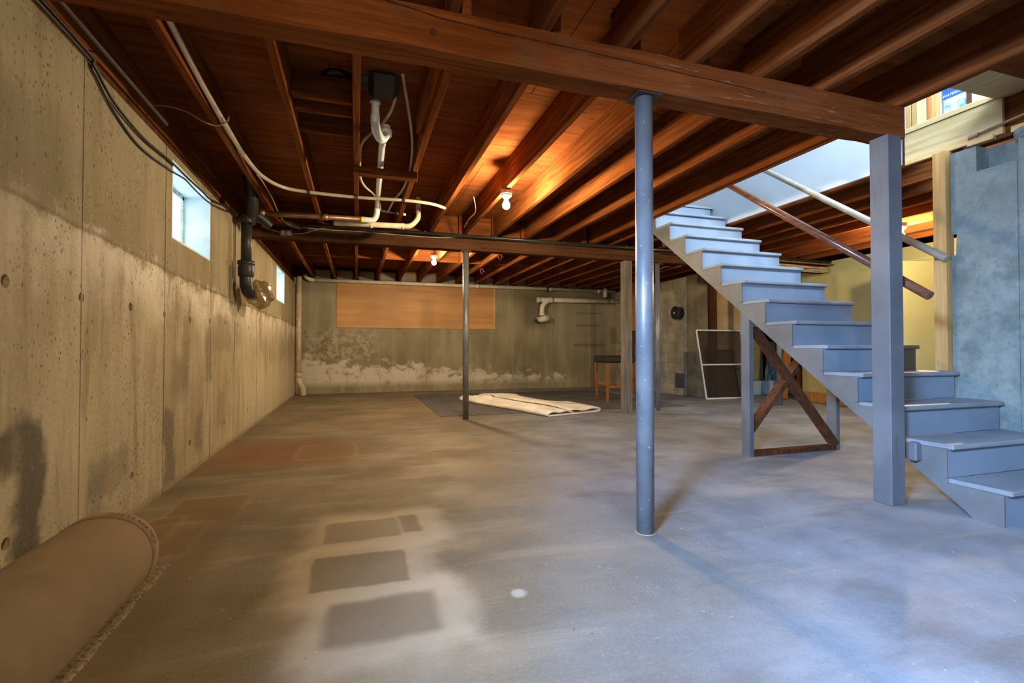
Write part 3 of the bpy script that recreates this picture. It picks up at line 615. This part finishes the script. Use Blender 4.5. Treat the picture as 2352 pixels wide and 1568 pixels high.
# ---------------------------------------------------------------- soil stack
ss = thing('soil_stack', (-.98, 5.05, 1.3), 'black cast iron soil stack on the left wall with a bagged open end', 'pipe')
cx_, cy_ = -.985, 5.07
tb('stack_pipe', [(cx_, cy_, 1.66), (cx_, cy_, 2.06)], .045, 'iron', ss, 18, False)
bm = nb(); lathe(bm, (cx_, cy_, 1.53), [(.055, 0), (.068, .015), (.070, .09), (.062, .11), (.074, .12), (.074, .15), (.047, .16)], 20); obj('hub', bm, 'iron', ss)
tb('sweep', [(cx_, cy_, 1.56), (cx_, cy_, 1.47), (cx_ + .01, cy_ + .05, 1.40), (cx_ + .02, cy_ + .16, 1.38)], .053, 'iron', ss, 16)
bm = nb(); bmesh.ops.create_icosphere(bm, subdivisions=3, radius=1)
for v in bm.verts:
    n = v.co.copy(); k = 1 + .10 * math.sin(9 * n.x + 4 * n.z) + .09 * math.sin(11 * n.y + 7 * n.z) + random.uniform(-.06, .06); v.co = Vector((cx_ + .07 + n.x * .125 * k, cy_ + .26 + n.y * .19 * k, 1.40 + n.z * .135 * k))
obj('plastic_bag', bm, 'film', ss)
bm = nb(); addbox(bm, XL + .001, XL + .006, cy_ - .12, cy_ + .10, 1.28, 1.62, 0); obj('wall_patch', bm, 'column', ss)
tb('wye_arm', [(cx_ + .02, cy_, 2.05), (cx_ + .05, cy_ - .03, 2.12), (cx_ + .07, cy_ - .14, 2.25), (cx_ + .06, cy_ - .22, 2.42)], .055, 'iron', ss, 16)
bm = nb(); lathe(bm, (cx_, cy_, 2.03), [(.07, 0), (.075, .02), (.075, .07), (.06, .09)], 18); obj('hub', bm, 'iron', ss)
tb('side_branch', [(cx_ + .03, cy_, 2.14), (cx_ + .12, cy_ + .05, 2.10), (cx_ + .19, cy_ + .09, 2.04)], lambda t: .052 - .012 * t, 'iron', ss, 16)
# copper / pvc drain run
dr = thing('drain_line', (.0, 5.0, 2.1), 'tarnished copper drain joined by yellow tape to a new white trap pipe', 'pipe')
ye = 5.03; zc = 2.145
tb('copper_pipe', [(-.88, ye + .05, zc), (.035, ye, zc + .002)], .024, 'copper', dr, 14, False)
for x in (-.86, -.30): tb('coupling', [(x - .03, ye + .05 * (-x) / .9, zc), (x + .03, ye + .05 * (-x) / .9, zc)], .029, 'copper', dr, 14, False)
tb('tape_band', [(.03, ye, zc), (.062, ye, zc)], .028, 'yellowtape', dr, 14, False)
tb('elbow', [(.062, ye, zc), (.13, ye, zc), (.165, ye - .005, zc + .015), (.185, ye - .015, zc + .06), (.19, ye - .04, zc + .115)], .028, 'pvcnew', dr, 14)
zr = 2.285
tb('fall_pipe', [(.19, ye - .04, zc + .11), (.188, ye - .10, zr - .005), (.175, 4.1, zr), (.163, 3.40, zr)], .024, 'pvcnew', dr, 14, True, 4)
TX, TY = .105, 3.16
tb('trap_leg', [(TX, TY, ZS - .01), (TX, TY, 2.315)], .025, 'pvcnew', dr, 14, False)
tb('trap_bend', [(TX, TY, 2.33), (TX, TY, 2.29), (TX + .01, TY + .03, 2.245), (TX + .035, TY + .08, 2.225), (TX + .06, TY + .12, 2.25), (TX + .075, TY + .14, 2.30), (TX + .075, TY + .15, 2.335)], .029, 'pvcnew', dr, 16)
tb('trap_nut', [(TX + .072, TY + .135, 2.275), (TX + .075, TY + .145, 2.31)], .040, 'pvcnew', dr, 10, False); bm = nb(); lathe(bm, (TX, TY, 2.405), [(.027, 0), (.033, .004), (.033, .012), (.027, .018)], 18); obj('collar', bm, 'pvcnew', dr)
tb('trap_arm', [(TX + .075, TY + .15, 2.33), (TX + .072, TY + .20, 2.315), (TX + .06, TY + .26, zr)], .025, 'pvcnew', dr, 14)
g2 = thing('waste_pipe', (.15, 5.12, 2.05), 'grimy white waste pipe hung below the copper drain', 'pipe')
tb('main_pipe', [(-.22, 5.17, 2.125), (.46, 5.06, 2.118)], .027, 'pvcold', g2, 14, False)
tb('bend', [(.44, 5.062, 2.118), (.50, 5.06, 2.12), (.55, 5.07, 2.15), (.60, 5.10, 2.22), (.61, 5.14, 2.30), (.61, 5.16, 2.46)], .026, 'pvcold', g2, 14)
for x in (.43, .12): tb('coupling', [(x, 5.065 + (.46 - x) * .16, 2.118), (x + .03, 5.062 + (.46 - x) * .16, 2.118)], .031, 'pvcold', g2, 14, False)
# tub drain
td = thing('tub_drain', (.1, 3.0, 2.4), 'black tub drain fitting under the cut plywood subfloor', 'drain')
bx('drain_box', .06, .235, 2.86, 3.10, 2.40, ZS - .001, 'black', td, .03); bx('overflow_arm', -.06, .08, 2.95, 3.04, 2.43, ZS - .001, 'black', td, .008)
bm = nb(); lathe(bm, (-.115, 3.02, ZS - .03), [(.075, 0), (.085, .02), (.085, .029)], 24); obj('drain_shoe', bm, 'blacksat', td)
for v in td.children[-1].data.vertices: v.co.x *= .8
# water tubes
def tubes(name, P, r, mt, label, cat='tube', clips=(), grp=None):
    t = thing(name, P[0], label, cat, grp); tb('tube', P, r, mt, t, 10)
    for c in clips:
        c = Vector(c); bx('clip', c.x - .006, c.x + .006, c.y - r - .008, c.y + r + .008, c.z - r - .004, ZJ if c.z < ZJ else c.z + r + .012, 'black', t)
    return t
Pm = [(-.765, 1.2, 2.30), (-.775, 2.2, 2.285), (-.785, 2.9, 2.262)] + [tuple(atz(x, y, 2.235)) for x, y in ((520, 290), (560, 355))] + [tuple(atz(x, y, 2.214)) for x, y in ((600, 402), (648, 429), (710, 441), (820, 453), (928, 460), (990, 468), (1022, 478))]
tubes('water_tube', Pm, .0145, 'tube', 'long cream tube bent from the left joist across under three joists', clips=[tuple(atz(x, y, 2.214)) for x, y in ((710, 441), (820, 453), (928, 460))])
P1 = [tuple(atz(925, 172, 2.46)), tuple(atz(932, 215, 2.43)), tuple(atz(940, 262, 2.39)), tuple(atz(947, 320, 2.32)), tuple(atz(946, 362, 2.28)), tuple(atz(940, 400, 2.26)), tuple(atz(925, 435, 2.26)), tuple(atz(905, 460, 2.26)), tuple(atz(890, 488, 2.26))]
tubes('supply_tube', P1, .010, 'tube', 'thin cream supply tube right of the white trap')
P2 = [tuple(atz(910, 215, 2.44)), tuple(atz(898, 255, 2.38)), tuple(atz(872, 292, 2.36)), tuple(atz(845, 312, 2.34)), tuple(atz(829, 335, 2.31)), tuple(atz(827, 365, 2.29)), tuple(atz(827, 405, 2.27)), tuple(atz(838, 428, 2.27)), tuple(atz(858, 445, 2.27)), tuple(atz(871, 465, 2.27)), tuple(atz(874, 485, 2.26))]
tubes('supply_tube', P2, .010, 'tube', 'thin cream supply tube looping left behind the white trap')
vm = thing('valve_manifold', tuple(atz(900, 490, 2.25)), 'small brass valve manifold joining two supply tubes', 'valve')
q = atz(872, 483, 2.25); q2 = atz(928, 492, 2.25); tb('body', [q, q2], .009, 'copper', vm, 10, False)
for f in (.1, .35, .7, .95): c = q.lerp(q2, f); tb('nut', [c, c + (q2 - q).normalized() * .03], .014, 'porcelain' if f > .5 else 'galv', vm, 8, False)
# galvanised rod and wires along the left wall
t = thing('conduit_rod', (-1.03, 2.2, 2.1), 'thin rusty rod hung above the left wall top', 'rod'); tb('rod', [(-1.045, .2, 2.12), (-1.02, 3.17, 2.12)], .009, 'galv', t, 8, False)
for y in (1.3, 2.5, 3.1): bm = nb(); bar(bm, (-1.035, y, 2.12), (-1.10, y + .02, 2.14), .008, .003); obj('hanger', bm, 'galv', t)
def cable(name, P, r, mt, label, grp=None): return tag(tb(name, P, r, mt, None, 6), label, 'cable', grp)
cable('black_cable', [(-1.085, .2, 2.10)] + [tuple(atx(x, y, -1.082)) for x, y in ((150, 60), (215, 150), (262, 235), (330, 318), (393, 372), (430, 408), (465, 440), (484, 458), (520, 474), (553, 490))], .007, 'blackcable', 'upper black cable sagging along the left wall and over the window')
cable('black_cable', [(-1.085, .2, 2.07)] + [tuple(atx(x, y, -1.088)) for x, y in ((150, 74), (212, 160), (258, 250), (322, 338), (393, 392), (425, 412), (448, 436), (483, 467), (525, 486), (550, 488))], .006, 'blackcable', 'lower black cable sagging along the left wall and over the window')
cable('thin_wire', [tuple(atz(*q)) for q in ((310, 240, 2.30), (380, 243, 2.30), (430, 257, 2.27), (470, 280, 2.222), (500, 288, 2.222), (522, 278, 2.224), (524, 268, 2.25))], .005, 'cable', 'thin tan wire wrapped under the left joist')
cable('thin_wire', [tuple(atz(*q)) for q in ((590, 400, 2.26), (605, 420, 2.25), (625, 455, 2.25), (640, 488, 2.2), (660, 515, 2.15), (690, 525, 2.14))], .005, 'cable', 'thin wire dropping from the left joist to the rear beam')
YF = 5.742
ob = thing('outlet_box', (-.73, YF - .02, 2.08), 'small grey metal outlet box on the rear beam', 'outlet'); c = aty(658, 535, YF)
bx('box', c.x - .06, c.x + .06, YF - .035, YF + .012, c.z - .032, c.z + .032, 'box', ob, .006)
for dx in (-.028, .028): bm = nb(); lathe(bm, (c.x + dx, YF - .0355, c.z), [(.020, 0), (.018, -.004)], 14, (0, 1, 0)); obj('socket', bm, 'porcelain', ob)
cable('flat_cable', [tuple(aty(x, y, YF - .006)) for x, y in ((600, 518), (622, 527), (644, 533))], .006, 'cable', 'short tan cable from the soil stack to the outlet box')
cable('flat_cable', [tuple(aty(x, y, YF - .012)) for x, y in ((672, 536), (695, 536), (722, 529), (748, 523), (790, 524), (840, 529), (900, 533), (960, 536), (1060, 543), (1130, 548), (1230, 557), (1340, 564), (1400, 568), (1460, 571), (1560, 577), (1700, 586))], .0065, 'cable', 'upper tan cable stapled along the rear beam from the outlet box')
cable('flat_cable', [tuple(aty(x, y, YF - .002)) for x, y in ((640, 488), (655, 510), (690, 521), (760, 528), (820, 531), (900, 538), (980, 544), (1040, 545), (1056, 536))], .0055, 'cable', 'lower tan cable along the rear beam ending near the slender column')
gp = thing('gas_pipe', (2.2, 5.70, 2.19), 'long black pipe running along the top of the rear beam', 'pipe')
tb('pipe', [(-.5, 5.672, 2.208), (7.0, 5.672, 2.210)], .020, 'blackpipe', gp, 12, False)
for x in (-.2, .75, 1.6, 2.5, 3.4, 4.6): bx('strap', x - .006, x + .006, 5.650, 5.754, 2.215, 2.232, 'galv', gp)
for i in range(7):
    cable('bundled_cable', [(4.3 + .1 * i, 5.70 - .006 * i, 2.13 - .018 * i + .01 * math.sin(i))] + [(x, 5.70 - .006 * (i % 3) + random.uniform(-.008, .008), 2.13 - .015 * i + random.uniform(-.008, .008)) for x in (5.0, 5.6, 6.2, 6.7, 7.0)], .006, 'cable', 'tan cable in the bundle strung along the rear beam beyond the stairs', 'cables bundled along the rear beam')
cable('copper_line', [(4.1, 5.62, 2.17), (5, 5.62, 2.17), (7.0, 5.62, 2.16)], .011, 'copper', 'copper water line along the rear beam beyond the stairs')
for i, (x, y, l) in enumerate(((1085, 470, 'loop of tan cable hanging from a joist left of the nearest bulb'), (1148, 588, 'small red wire loop under a joist behind the rear beam'), (1106, 622, 'tangle of red wire ends under the joists behind the slender column'), (1281, 583, 'tiny wire hook under a joist above the rear wall drain'))):
    c = atz(x, y, 2.20); s = .05 if i != 0 else .03
    if i == 3: c = Vector((2.80, c.y, 2.20))
    if i == 0: P = [tuple(atz(*q)) for q in ((1088, 452, 2.30), (1092, 475, 2.26), (1090, 490, 2.25), (1078, 502, 2.24), (1066, 522, 2.22))]
    else: P = [(c.x, c.y, c.z + .05), (c.x + s * .6, c.y, c.z), (c.x + s * .2, c.y + .01, c.z - s), (c.x - s * .4, c.y, c.z - s * .4), (c.x - .01, c.y, c.z + .04), (c.x + s * 1.2, c.y, c.z - .02)]
    cable('wire_loop', P, .005, 'cable' if i == 0 else 'copperwire', l)
cable('wire_loop', [tuple(atz(*q)) for q in ((1512, 620, 2.2), (1530, 612, 2.2), (1550, 613, 2.2), (1575, 605, 2.2), (1600, 590, 2.21))], .006, 'cable', 'looped tan cable above the block wall under the stair stringer')
# coil pipe at the right wall top
cp = thing('threaded_pipe', (3.85, 1.9, 2.25), 'brown pipe with a coiled spring end above the rough right wall', 'pipe')
a = atx(2224, 318, 3.86); b = atx(2352, 262, 3.86); dd = (b - a); tb('pipe', [a + dd * .18, a + dd * 2.2], .009, 'copper', cp, 10, False)
P = []; dn_ = dd.normalized(); sv = dn_.orthogonal().normalized(); uv = dn_.cross(sv)
for i in range(80): f = i / 79; P.append(a + dd * (.20 * f) + (sv * math.cos(i * .8) + uv * math.sin(i * .8)) * .011)
tb('coil', P, .0035, 'copper', cp, 6, False); tb('core', [a, a + dd * .2], .008, 'galv', cp, 8, False)
# ---------------------------------------------------------------- back wall pipes
bp = thing('wall_drain_pipe', (1.5, 9.98, 2.1), 'long white pipe running along the top of the back wall', 'pipe'); yb = YB - .09
tb('run', [(-.80, yb, 2.185), (2.0, yb, 2.19), (5.7, yb, 2.20)], .036, 'pvc', bp, 14, False)
tb('elbow', [(-.78, yb, 2.185), (-.86, yb, 2.195), (-.92, yb, 2.24), (-.95, yb, 2.28)], .038, 'pvc', bp, 14)
for x in (2.4, 4.05, 5.25): tb('coupling', [(x, yb, 2.19), (x + .07, yb, 2.19)], .043, 'pvc', bp, 14, False)
bx('hanger', 4.0, 4.05, yb - .045, yb + .045, 2.14, 2.24, 'galv', bp); tb('cleanout_tee', [(5.45, yb, 2.26), (5.45, yb, 2.05)], .05, 'pvc', bp, 14, False)
vp = thing('downpipe', (-1.0, 9.95, 0), 'off-white vertical downpipe in the corner beside the far window', 'pipe'); xv, yv = -1.03, 9.86
tb('pipe', [(xv, yv, .36), (xv, yv, 2.22)], .048, 'pvcold', vp, 16, False); tb('offset', [(xv, yv, .40), (xv, yv, .32), (xv + .03, yv - .02, .22), (xv + .08, yv - .03, .12), (xv + .09, yv - .03, .0)], .052, 'pvcold', vp, 16)
tb('collar', [(xv, yv, .33), (xv, yv, .42)], .055, 'pvcold', vp, 16, False); bx('label_print', xv - .006, xv + .012, yv - .050, yv - .0475, 1.42, 1.66, 'redink', vp)
dp = thing('laundry_drain', (4.0, 9.95, 1.5), 'off-white drain pipe assembly with a capped tee on the back wall', 'pipe'); yd = YB - .12
tb('run', [(3.80, yd, 1.945), (5.74, yd, 1.968)], .052, 'pvc', dp, 16, False); tb('end_cap', [(3.77, yd, 1.944), (3.83, yd, 1.945)], .060, 'pvc', dp, 16, False)
tb('coupling', [(4.06, yd, 1.948), (4.14, yd, 1.949)], .062, 'pvc', dp, 16, False)
tb('bend', [(4.06, yd, 1.945), (3.98, yd, 1.90), (3.90, yd, 1.82), (3.88, yd, 1.72), (3.88, yd, 1.60)], .052, 'pvc', dp, 16)
tb('collar', [(3.88, yd, 1.66), (3.88, yd, 1.60)], .062, 'pvc', dp, 16, False); tb('tee_stub', [(3.80, yd + .08, 1.50), (3.95, yd - .12, 1.54)], .068, 'pvc', dp, 16, False); tb('plug', [(3.95, yd - .12, 1.54), (3.965, yd - .14, 1.543)], .055, 'alu', dp, 16, False)
tb('wall_stub', [(3.80, yd + .02, 1.50), (3.785, YB - .068, 1.47)], .06, 'iron', dp, 14, False); tb('strap', [(5.52, yd - .06, 1.90), (5.50, yd - .065, 1.97), (5.46, yd, 2.04), (5.45, yd + .02, 2.08)], .008, 'black', dp, 6)
# ---------------------------------------------------------------- block wall fittings
tm = thing('flue_thimble', (XC - .07, 7.72, 1.53), 'round black flue cap on the block wall', 'flue cap')
bm = nb(); lathe(bm, (XC - .003, 7.70, 1.535), [(.115, 0), (.115, -.10), (.123, -.105), (.123, -.125), (.10, -.13)], 26, (1, 0, 0)); obj('cap', bm, 'blacksat', tm)
bm = nb(); addbox(bm, XC - .1345, XC - .1335, 7.69, 7.725, 1.52, 1.555);
for v in bm.verts: y = v.co.y - 7.7075; z = v.co.z - 1.5375; v.co.y = 7.7075 + (y - z) * .7; v.co.z = 1.5375 + (y + z) * .7
obj('sticker', bm, 'whiteink', tm)
cn = thing('cleanout_door', (XC - .02, 7.72, .15), 'grey iron chimney cleanout door low on the block wall', 'cleanout')
bx('frame', XC - .018, XC - .007, 7.60, 7.85, .14, .41, 'cleanout', cn); bx('leaf', XC - .026, XC - .0185, 7.625, 7.825, .165, .385, 'cleanout', cn, .003); bx('latch', XC - .034, XC - .0265, 7.64, 7.66, .26, .29, 'galv', cn)
# ---------------------------------------------------------------- leaning screens
def screen(name, x0, x1, yb_, zt, lean, mt, label, bars=(), fw=.022, skew=0.):
    t = thing(name, ((x0 + x1) / 2, yb_, 0), label, 'window screen')
    def pt(u, v): return Vector((x0 + (x1 - x0) * u + skew * (1 - v) , yb_ + lean * v, .012 + zt * v))
    for (A, B, nm) in [((0, 0), (1, 0), 'rail'), ((0, 1), (1, 1), 'rail'), ((0, 0), (0, 1), 'stile'), ((1, 0), (1, 1), 'stile')] + [((0, q), (1, q), 'mid_rail') for q in bars]:
        bm = nb(); bar(bm, pt(*A), pt(*B), fw, .016, (0, -1, .2)); obj(nm, bm, mt, t)
    bm = nb(); e = Vector((0, .002, 0)); prism(bm, [pt(0.01, .01) + e, pt(.99, .01) + e, pt(.99, .99) + e, pt(.01, .99) + e], (0, .002, 0)); obj('mesh', bm, 'screen', t); return t
screen('window_screen', 5.655, 6.61, 6.93, 1.18, .19, 'alu', 'large white-framed insect screen leaning on the tan wall', (.49,), .024, .05)
screen('window_screen', 5.86, 6.42, 7.00, .83, .15, 'galv', 'smaller dark-framed insect screen behind the white-framed one', (), .016, .06)
# ---------------------------------------------------------------- floor mat, rug, stool
tag(bx('floor_mat', 1.02, 4.75, 6.19, 9.25, .0005, .006, 'mat'), 'large dark grey flat mat spread under the rug and stool', 'mat')
rg = thing('folded_rug', (2.2, 6.9, .006), 'cream folded rug with looped ends lying partly on the dark mat', 'rug')
U = Vector((.954, .30, 0)); V = Vector((-.30, .954, 0)); O = Vector((2.305, 5.745, .002))
prof = []
for i in range(13): prof.append((.44 - .40 * i / 12, .058 - .012 * math.cos(i * .9) - .006 * i / 12))
for i in range(1, 8): a_ = math.pi / 2 + math.pi * i / 8; prof.append((.035 + .03 * math.cos(a_), .028 + .020 * math.sin(a_)))
for i in range(16): prof.append((.035 + .85 * i / 15, .008))
for i in range(1, 8): a_ = -math.pi / 2 + math.pi * i / 8; prof.append((.885 + .035 * math.cos(a_), .034 + .026 * math.sin(a_)))
for i in range(13): prof.append((.885 - .50 * i / 12, .060 + .016 * math.sin(i * .8) * (i / 12) + .018 * (i / 12)))
bm = nb(); nv = 26; top = []; bot = []
for j in range(nv + 1):
    v = j / nv; hs = .75 + .55 * math.sin(math.pi * v) + .18 * math.sin(9 * v) + (.4 if v > .8 else 0)
    r1 = []; r2 = []
    for k, (u, z) in enumerate(prof):
        du = .035 * math.sin(5 * v + .6) * (u / .9); zz = .002 + max(0, z - .008) * hs
        wob = .010 * math.sin(7 * v + 9 * u) if z > .03 else 0
        nx = prof[min(k + 1, len(prof) - 1)]; pv = prof[max(k - 1, 0)]; tx, tz = nx[0] - pv[0], nx[1] - pv[1]; L = math.hypot(tx, tz) or 1; nu, nz = -tz / L, tx / L
        base = O + U * (u + du) + V * (2.3 * v) + Vector((0, 0, zz + max(wob, -.008) + .006))
        r1.append(bm.verts.new(base + U * nu * .0055 + Vector((0, 0, nz * .0055)))); r2.append(bm.verts.new(base - U * nu * .0055 - Vector((0, 0, nz * .0055))))
    top.append(r1); bot.append(r2)
m = len(prof)
for j in range(nv):
    for k in range(m - 1):
        f = bm.faces.new((top[j][k], top[j][k + 1], top[j + 1][k + 1], top[j + 1][k])); f.smooth = True
        f = bm.faces.new((bot[j][k], bot[j + 1][k], bot[j + 1][k + 1], bot[j][k + 1])); f.smooth = True
    for k in (0, m - 1): bm.faces.new((top[j][k], bot[j][k], bot[j + 1][k], top[j + 1][k]))
for j in (0, nv):
    for k in range(m - 1): bm.faces.new((top[j][k], bot[j][k], bot[j][k + 1], top[j][k + 1]))
obj('rug_body', bm, 'rug', rg)
bm = nb(); c = O + U * .70 + V * .35; 
prism(bm, [c + Vector((0, 0, .095)), c + U * .14 + Vector((0, 0, .092)), c + U * .14 + V * .22 + Vector((0, 0, .10)), c + V * .22 + Vector((0, 0, .102))], (0, 0, .002)); obj('paper_label', bm, 'whiteink', rg)
ch = thing('bar_stool', (4.1, 7.2, .006), 'bar stool with black leather seat and back and cherry wood legs', 'stool')
sx0, sx1, sy0, sy1 = 3.82, 4.36, 6.98, 7.44
bx('seat', sx0, sx1, sy0, sy1, .64, .755, 'leather', ch, .02); bm = nb(); addbox(bm, 4.33, 4.43, sy0, sy1, .66, 1.17, .02)
for v in bm.verts: v.co.x += (v.co.z - .66) * .12
obj('backrest', bm, 'leather', ch)
for (x, y) in ((sx0 + .02, sy0 + .02), (sx0 + .02, sy1 - .06), (sx1 - .02, sy0 + .02), (sx1 - .02, sy1 - .06)):
    bm = nb(); addbox(bm, x, x + .042, y, y + .042, .007, .64)
    for v in bm.verts:
        if v.co.z < .3: v.co.x = x + .021 + (v.co.x - x - .021) * .75 + (.0 if x < 4 else .03); v.co.y = y + .021 + (v.co.y - y - .021) * .75
    obj('leg', bm, 'chairwood', ch)
for (a, b, c, d, z) in ((sx0 + .06, sx1 - .02, sy0 + .03, sy0 + .055, .235), (sx0 + .06, sx1 - .02, sy1 - .05, sy1 - .025, .235), (sx0 + .03, sx0 + .055, sy0 + .06, sy1 - .06, .28), (sx1 - .005, sx1 + .02, sy0 + .06, sy1 - .06, .28)): bx('stretcher', a, b, c, d, z, z + .04, 'chairwood', ch)
# ---------------------------------------------------------------- carpet roll
cr = thing('carpet_roll', (-.81, 1.2, 0), 'rolled beige carpet with a printed edge band lying along the left wall', 'carpet roll')
rc, xc, ye_ = .152, -.812, 2.02
def spiral(rr, y0, y1, mat, name, th=.008):
    bm = nb(); n = 64; A = []; B = []
    for j, y in enumerate((y0, y1)):
        ra = []; rb = []
        for k in range(n):
            a_ = 2 * math.pi * k / n; sq = 1 - .035 * math.sin(a_) ** 2
            ra.append(bm.verts.new((xc + rr * math.cos(a_), y, rr * sq + rr * sq * math.sin(a_) + .006))); rb.append(bm.verts.new((xc + (rr - th) * math.cos(a_), y, rr * sq + (rr - th) * sq * math.sin(a_) + .006)))
        A.append(ra); B.append(rb)
    for k in range(n):
        q = (k + 1) % n
        f = bm.faces.new((A[0][k], A[0][q], A[1][q], A[1][k])); f.smooth = True
        f = bm.faces.new((B[0][k], B[1][k], B[1][q], B[0][q])); f.smooth = True
        bm.faces.new((A[0][k], B[0][k], B[0][q], A[0][q])); bm.faces.new((A[1][k], A[1][q], B[1][q], B[1][k]))
    return obj(name, bm, mat, cr)
spiral(rc, -1.4, ye_ - .052, 'carpet', 'outer_wrap'); spiral(rc + .0012, ye_ - .053, ye_, 'carpetband', 'edge_band')
for i in range(1, 5): spiral(rc - .009 - .016 * i, -1.4, ye_ - .01, 'carpet', 'inner_wrap')
bm = text_mesh('CALVIN KLEIN', .030)
bmesh.ops.subdivide_edges(bm, edges=bm.edges, cuts=1)
for v in bm.verts:
    ang = math.radians(47) - (-v.co.x) / rc * 1.0; rr = rc + .0022; sq = 1 - .035 * math.sin(ang) ** 2
    v.co = Vector((xc + rr * math.cos(ang), ye_ - .016 - v.co.y, rr * sq + rr * sq * math.sin(ang) + .006))
obj('edge_print', bm, 'ink', [q for q in cr.children if q.name.startswith('edge_band')][0])
bm = nb(); nn = 60
for i in range(nn):
    y0 = -1.4 + (2.26 + 1.4) * i / nn; y1 = -1.4 + (2.26 + 1.4) * (i + 1) / nn
    if i == 0: va = [bm.verts.new((-.80, y0, .002)), bm.verts.new((-.80, y0, .014)), bm.verts.new((-.702, y0, .012)), bm.verts.new((-.700, y0, .002))]
    e = .006 * math.sin(i * 1.7) + random.uniform(-.003, .003); vb = [bm.verts.new((-.80, y1, .002)), bm.verts.new((-.80, y1, .014)), bm.verts.new((-.702 + e, y1, .012)), bm.verts.new((-.700 + e, y1, .002))]
    for k in range(4): bm.faces.new((va[k], va[(k + 1) % 4], vb[(k + 1) % 4], vb[k]))
    if i == 0: bm.faces.new(va)
    va = vb
bm.faces.new(va[::-1]); obj('loose_pad_edge', bm, 'pad', cr)
# ---------------------------------------------------------------- alcove behind the stairs
tag(bx('plinth', 6.95, 8.3, 7.35, 8.3, 0, .26, 'paleblue', None, .01), 'low pale blue plinth glimpsed under the stairs', 'plinth')
tk = thing('storage_tank', (7.40, 7.75, .26), 'olive cylindrical tank on the pale blue plinth under the stairs', 'tank'); bm = nb(); lathe(bm, (7.36, 7.72, .262), [(.24, 0), (.25, .02), (.25, 1.2), (.2, 1.27), (.05, 1.3)], 30); obj('shell', bm, 'tank', tk); tb('top_pipe', [(7.36, 7.72, 1.55), (7.36, 7.72, 2.2)], .02, 'copper', tk, 10, False)
bm = nb(); nx_ = 10
vs = [[bm.verts.new((7.72 + .55 * i / nx_, 7.66 + .02 * math.sin(i * 2.1 + j), .262 + .75 * j / nx_)) for j in range(nx_ + 1)] for i in range(nx_ + 1)]
for i in range(nx_):
    for j in range(nx_): bm.faces.new((vs[i][j], vs[i + 1][j], vs[i + 1][j + 1], vs[i][j + 1]))
bmesh.ops.solidify(bm, geom=bm.faces[:], thickness=.03); tag(obj('plastic_panel', bm, 'teal'), 'crinkled pale teal plastic panel behind the stair brace', 'panel')
bm = nb(); bar(bm, (7.10, 6.32, 0), (7.10, 6.32, 2.2), .09, .07, (0, 1, 0)); tag(obj('door_stud', bm, 'dwood'), 'dark upright stud at the end of the yellow wall', 'stud')
bm = nb(); bar(bm, (6.93, 6.50, .02), (7.02, 6.42, 1.5), .14, .03, (0, 1, 0)); tag(obj('leaning_board', bm, 'studz'), 'orange-brown board leaning at the end of the yellow wall', 'board')
# ---------------------------------------------------------------- crumbs on the floor
bm = nb()
for i in range(110):
    if i < 60: x, y = random.gauss(1.6, .6), random.gauss(2.6, .8)
    else: x, y = random.uniform(-.6, 3.0), random.uniform(1.0, 6.5)
    s = random.choice((.0015, .002, .0025, .003, .0045)); n = 5; a0 = random.random() * 6
    prism(bm, [(x + s * random.uniform(.6, 1.3) * math.cos(a0 + 6.283 * k / n), y + s * random.uniform(.6, 1.3) * math.sin(a0 + 6.283 * k / n), .0005) for k in range(n)], (0, 0, random.uniform(.0006, .002)))
deb = obj('floor_crumbs', bm, 'mortar'); deb['kind'] = 'stuff'; deb['label'] = 'pale paint flakes and crumbs scattered on the floor'; deb['category'] = 'debris'
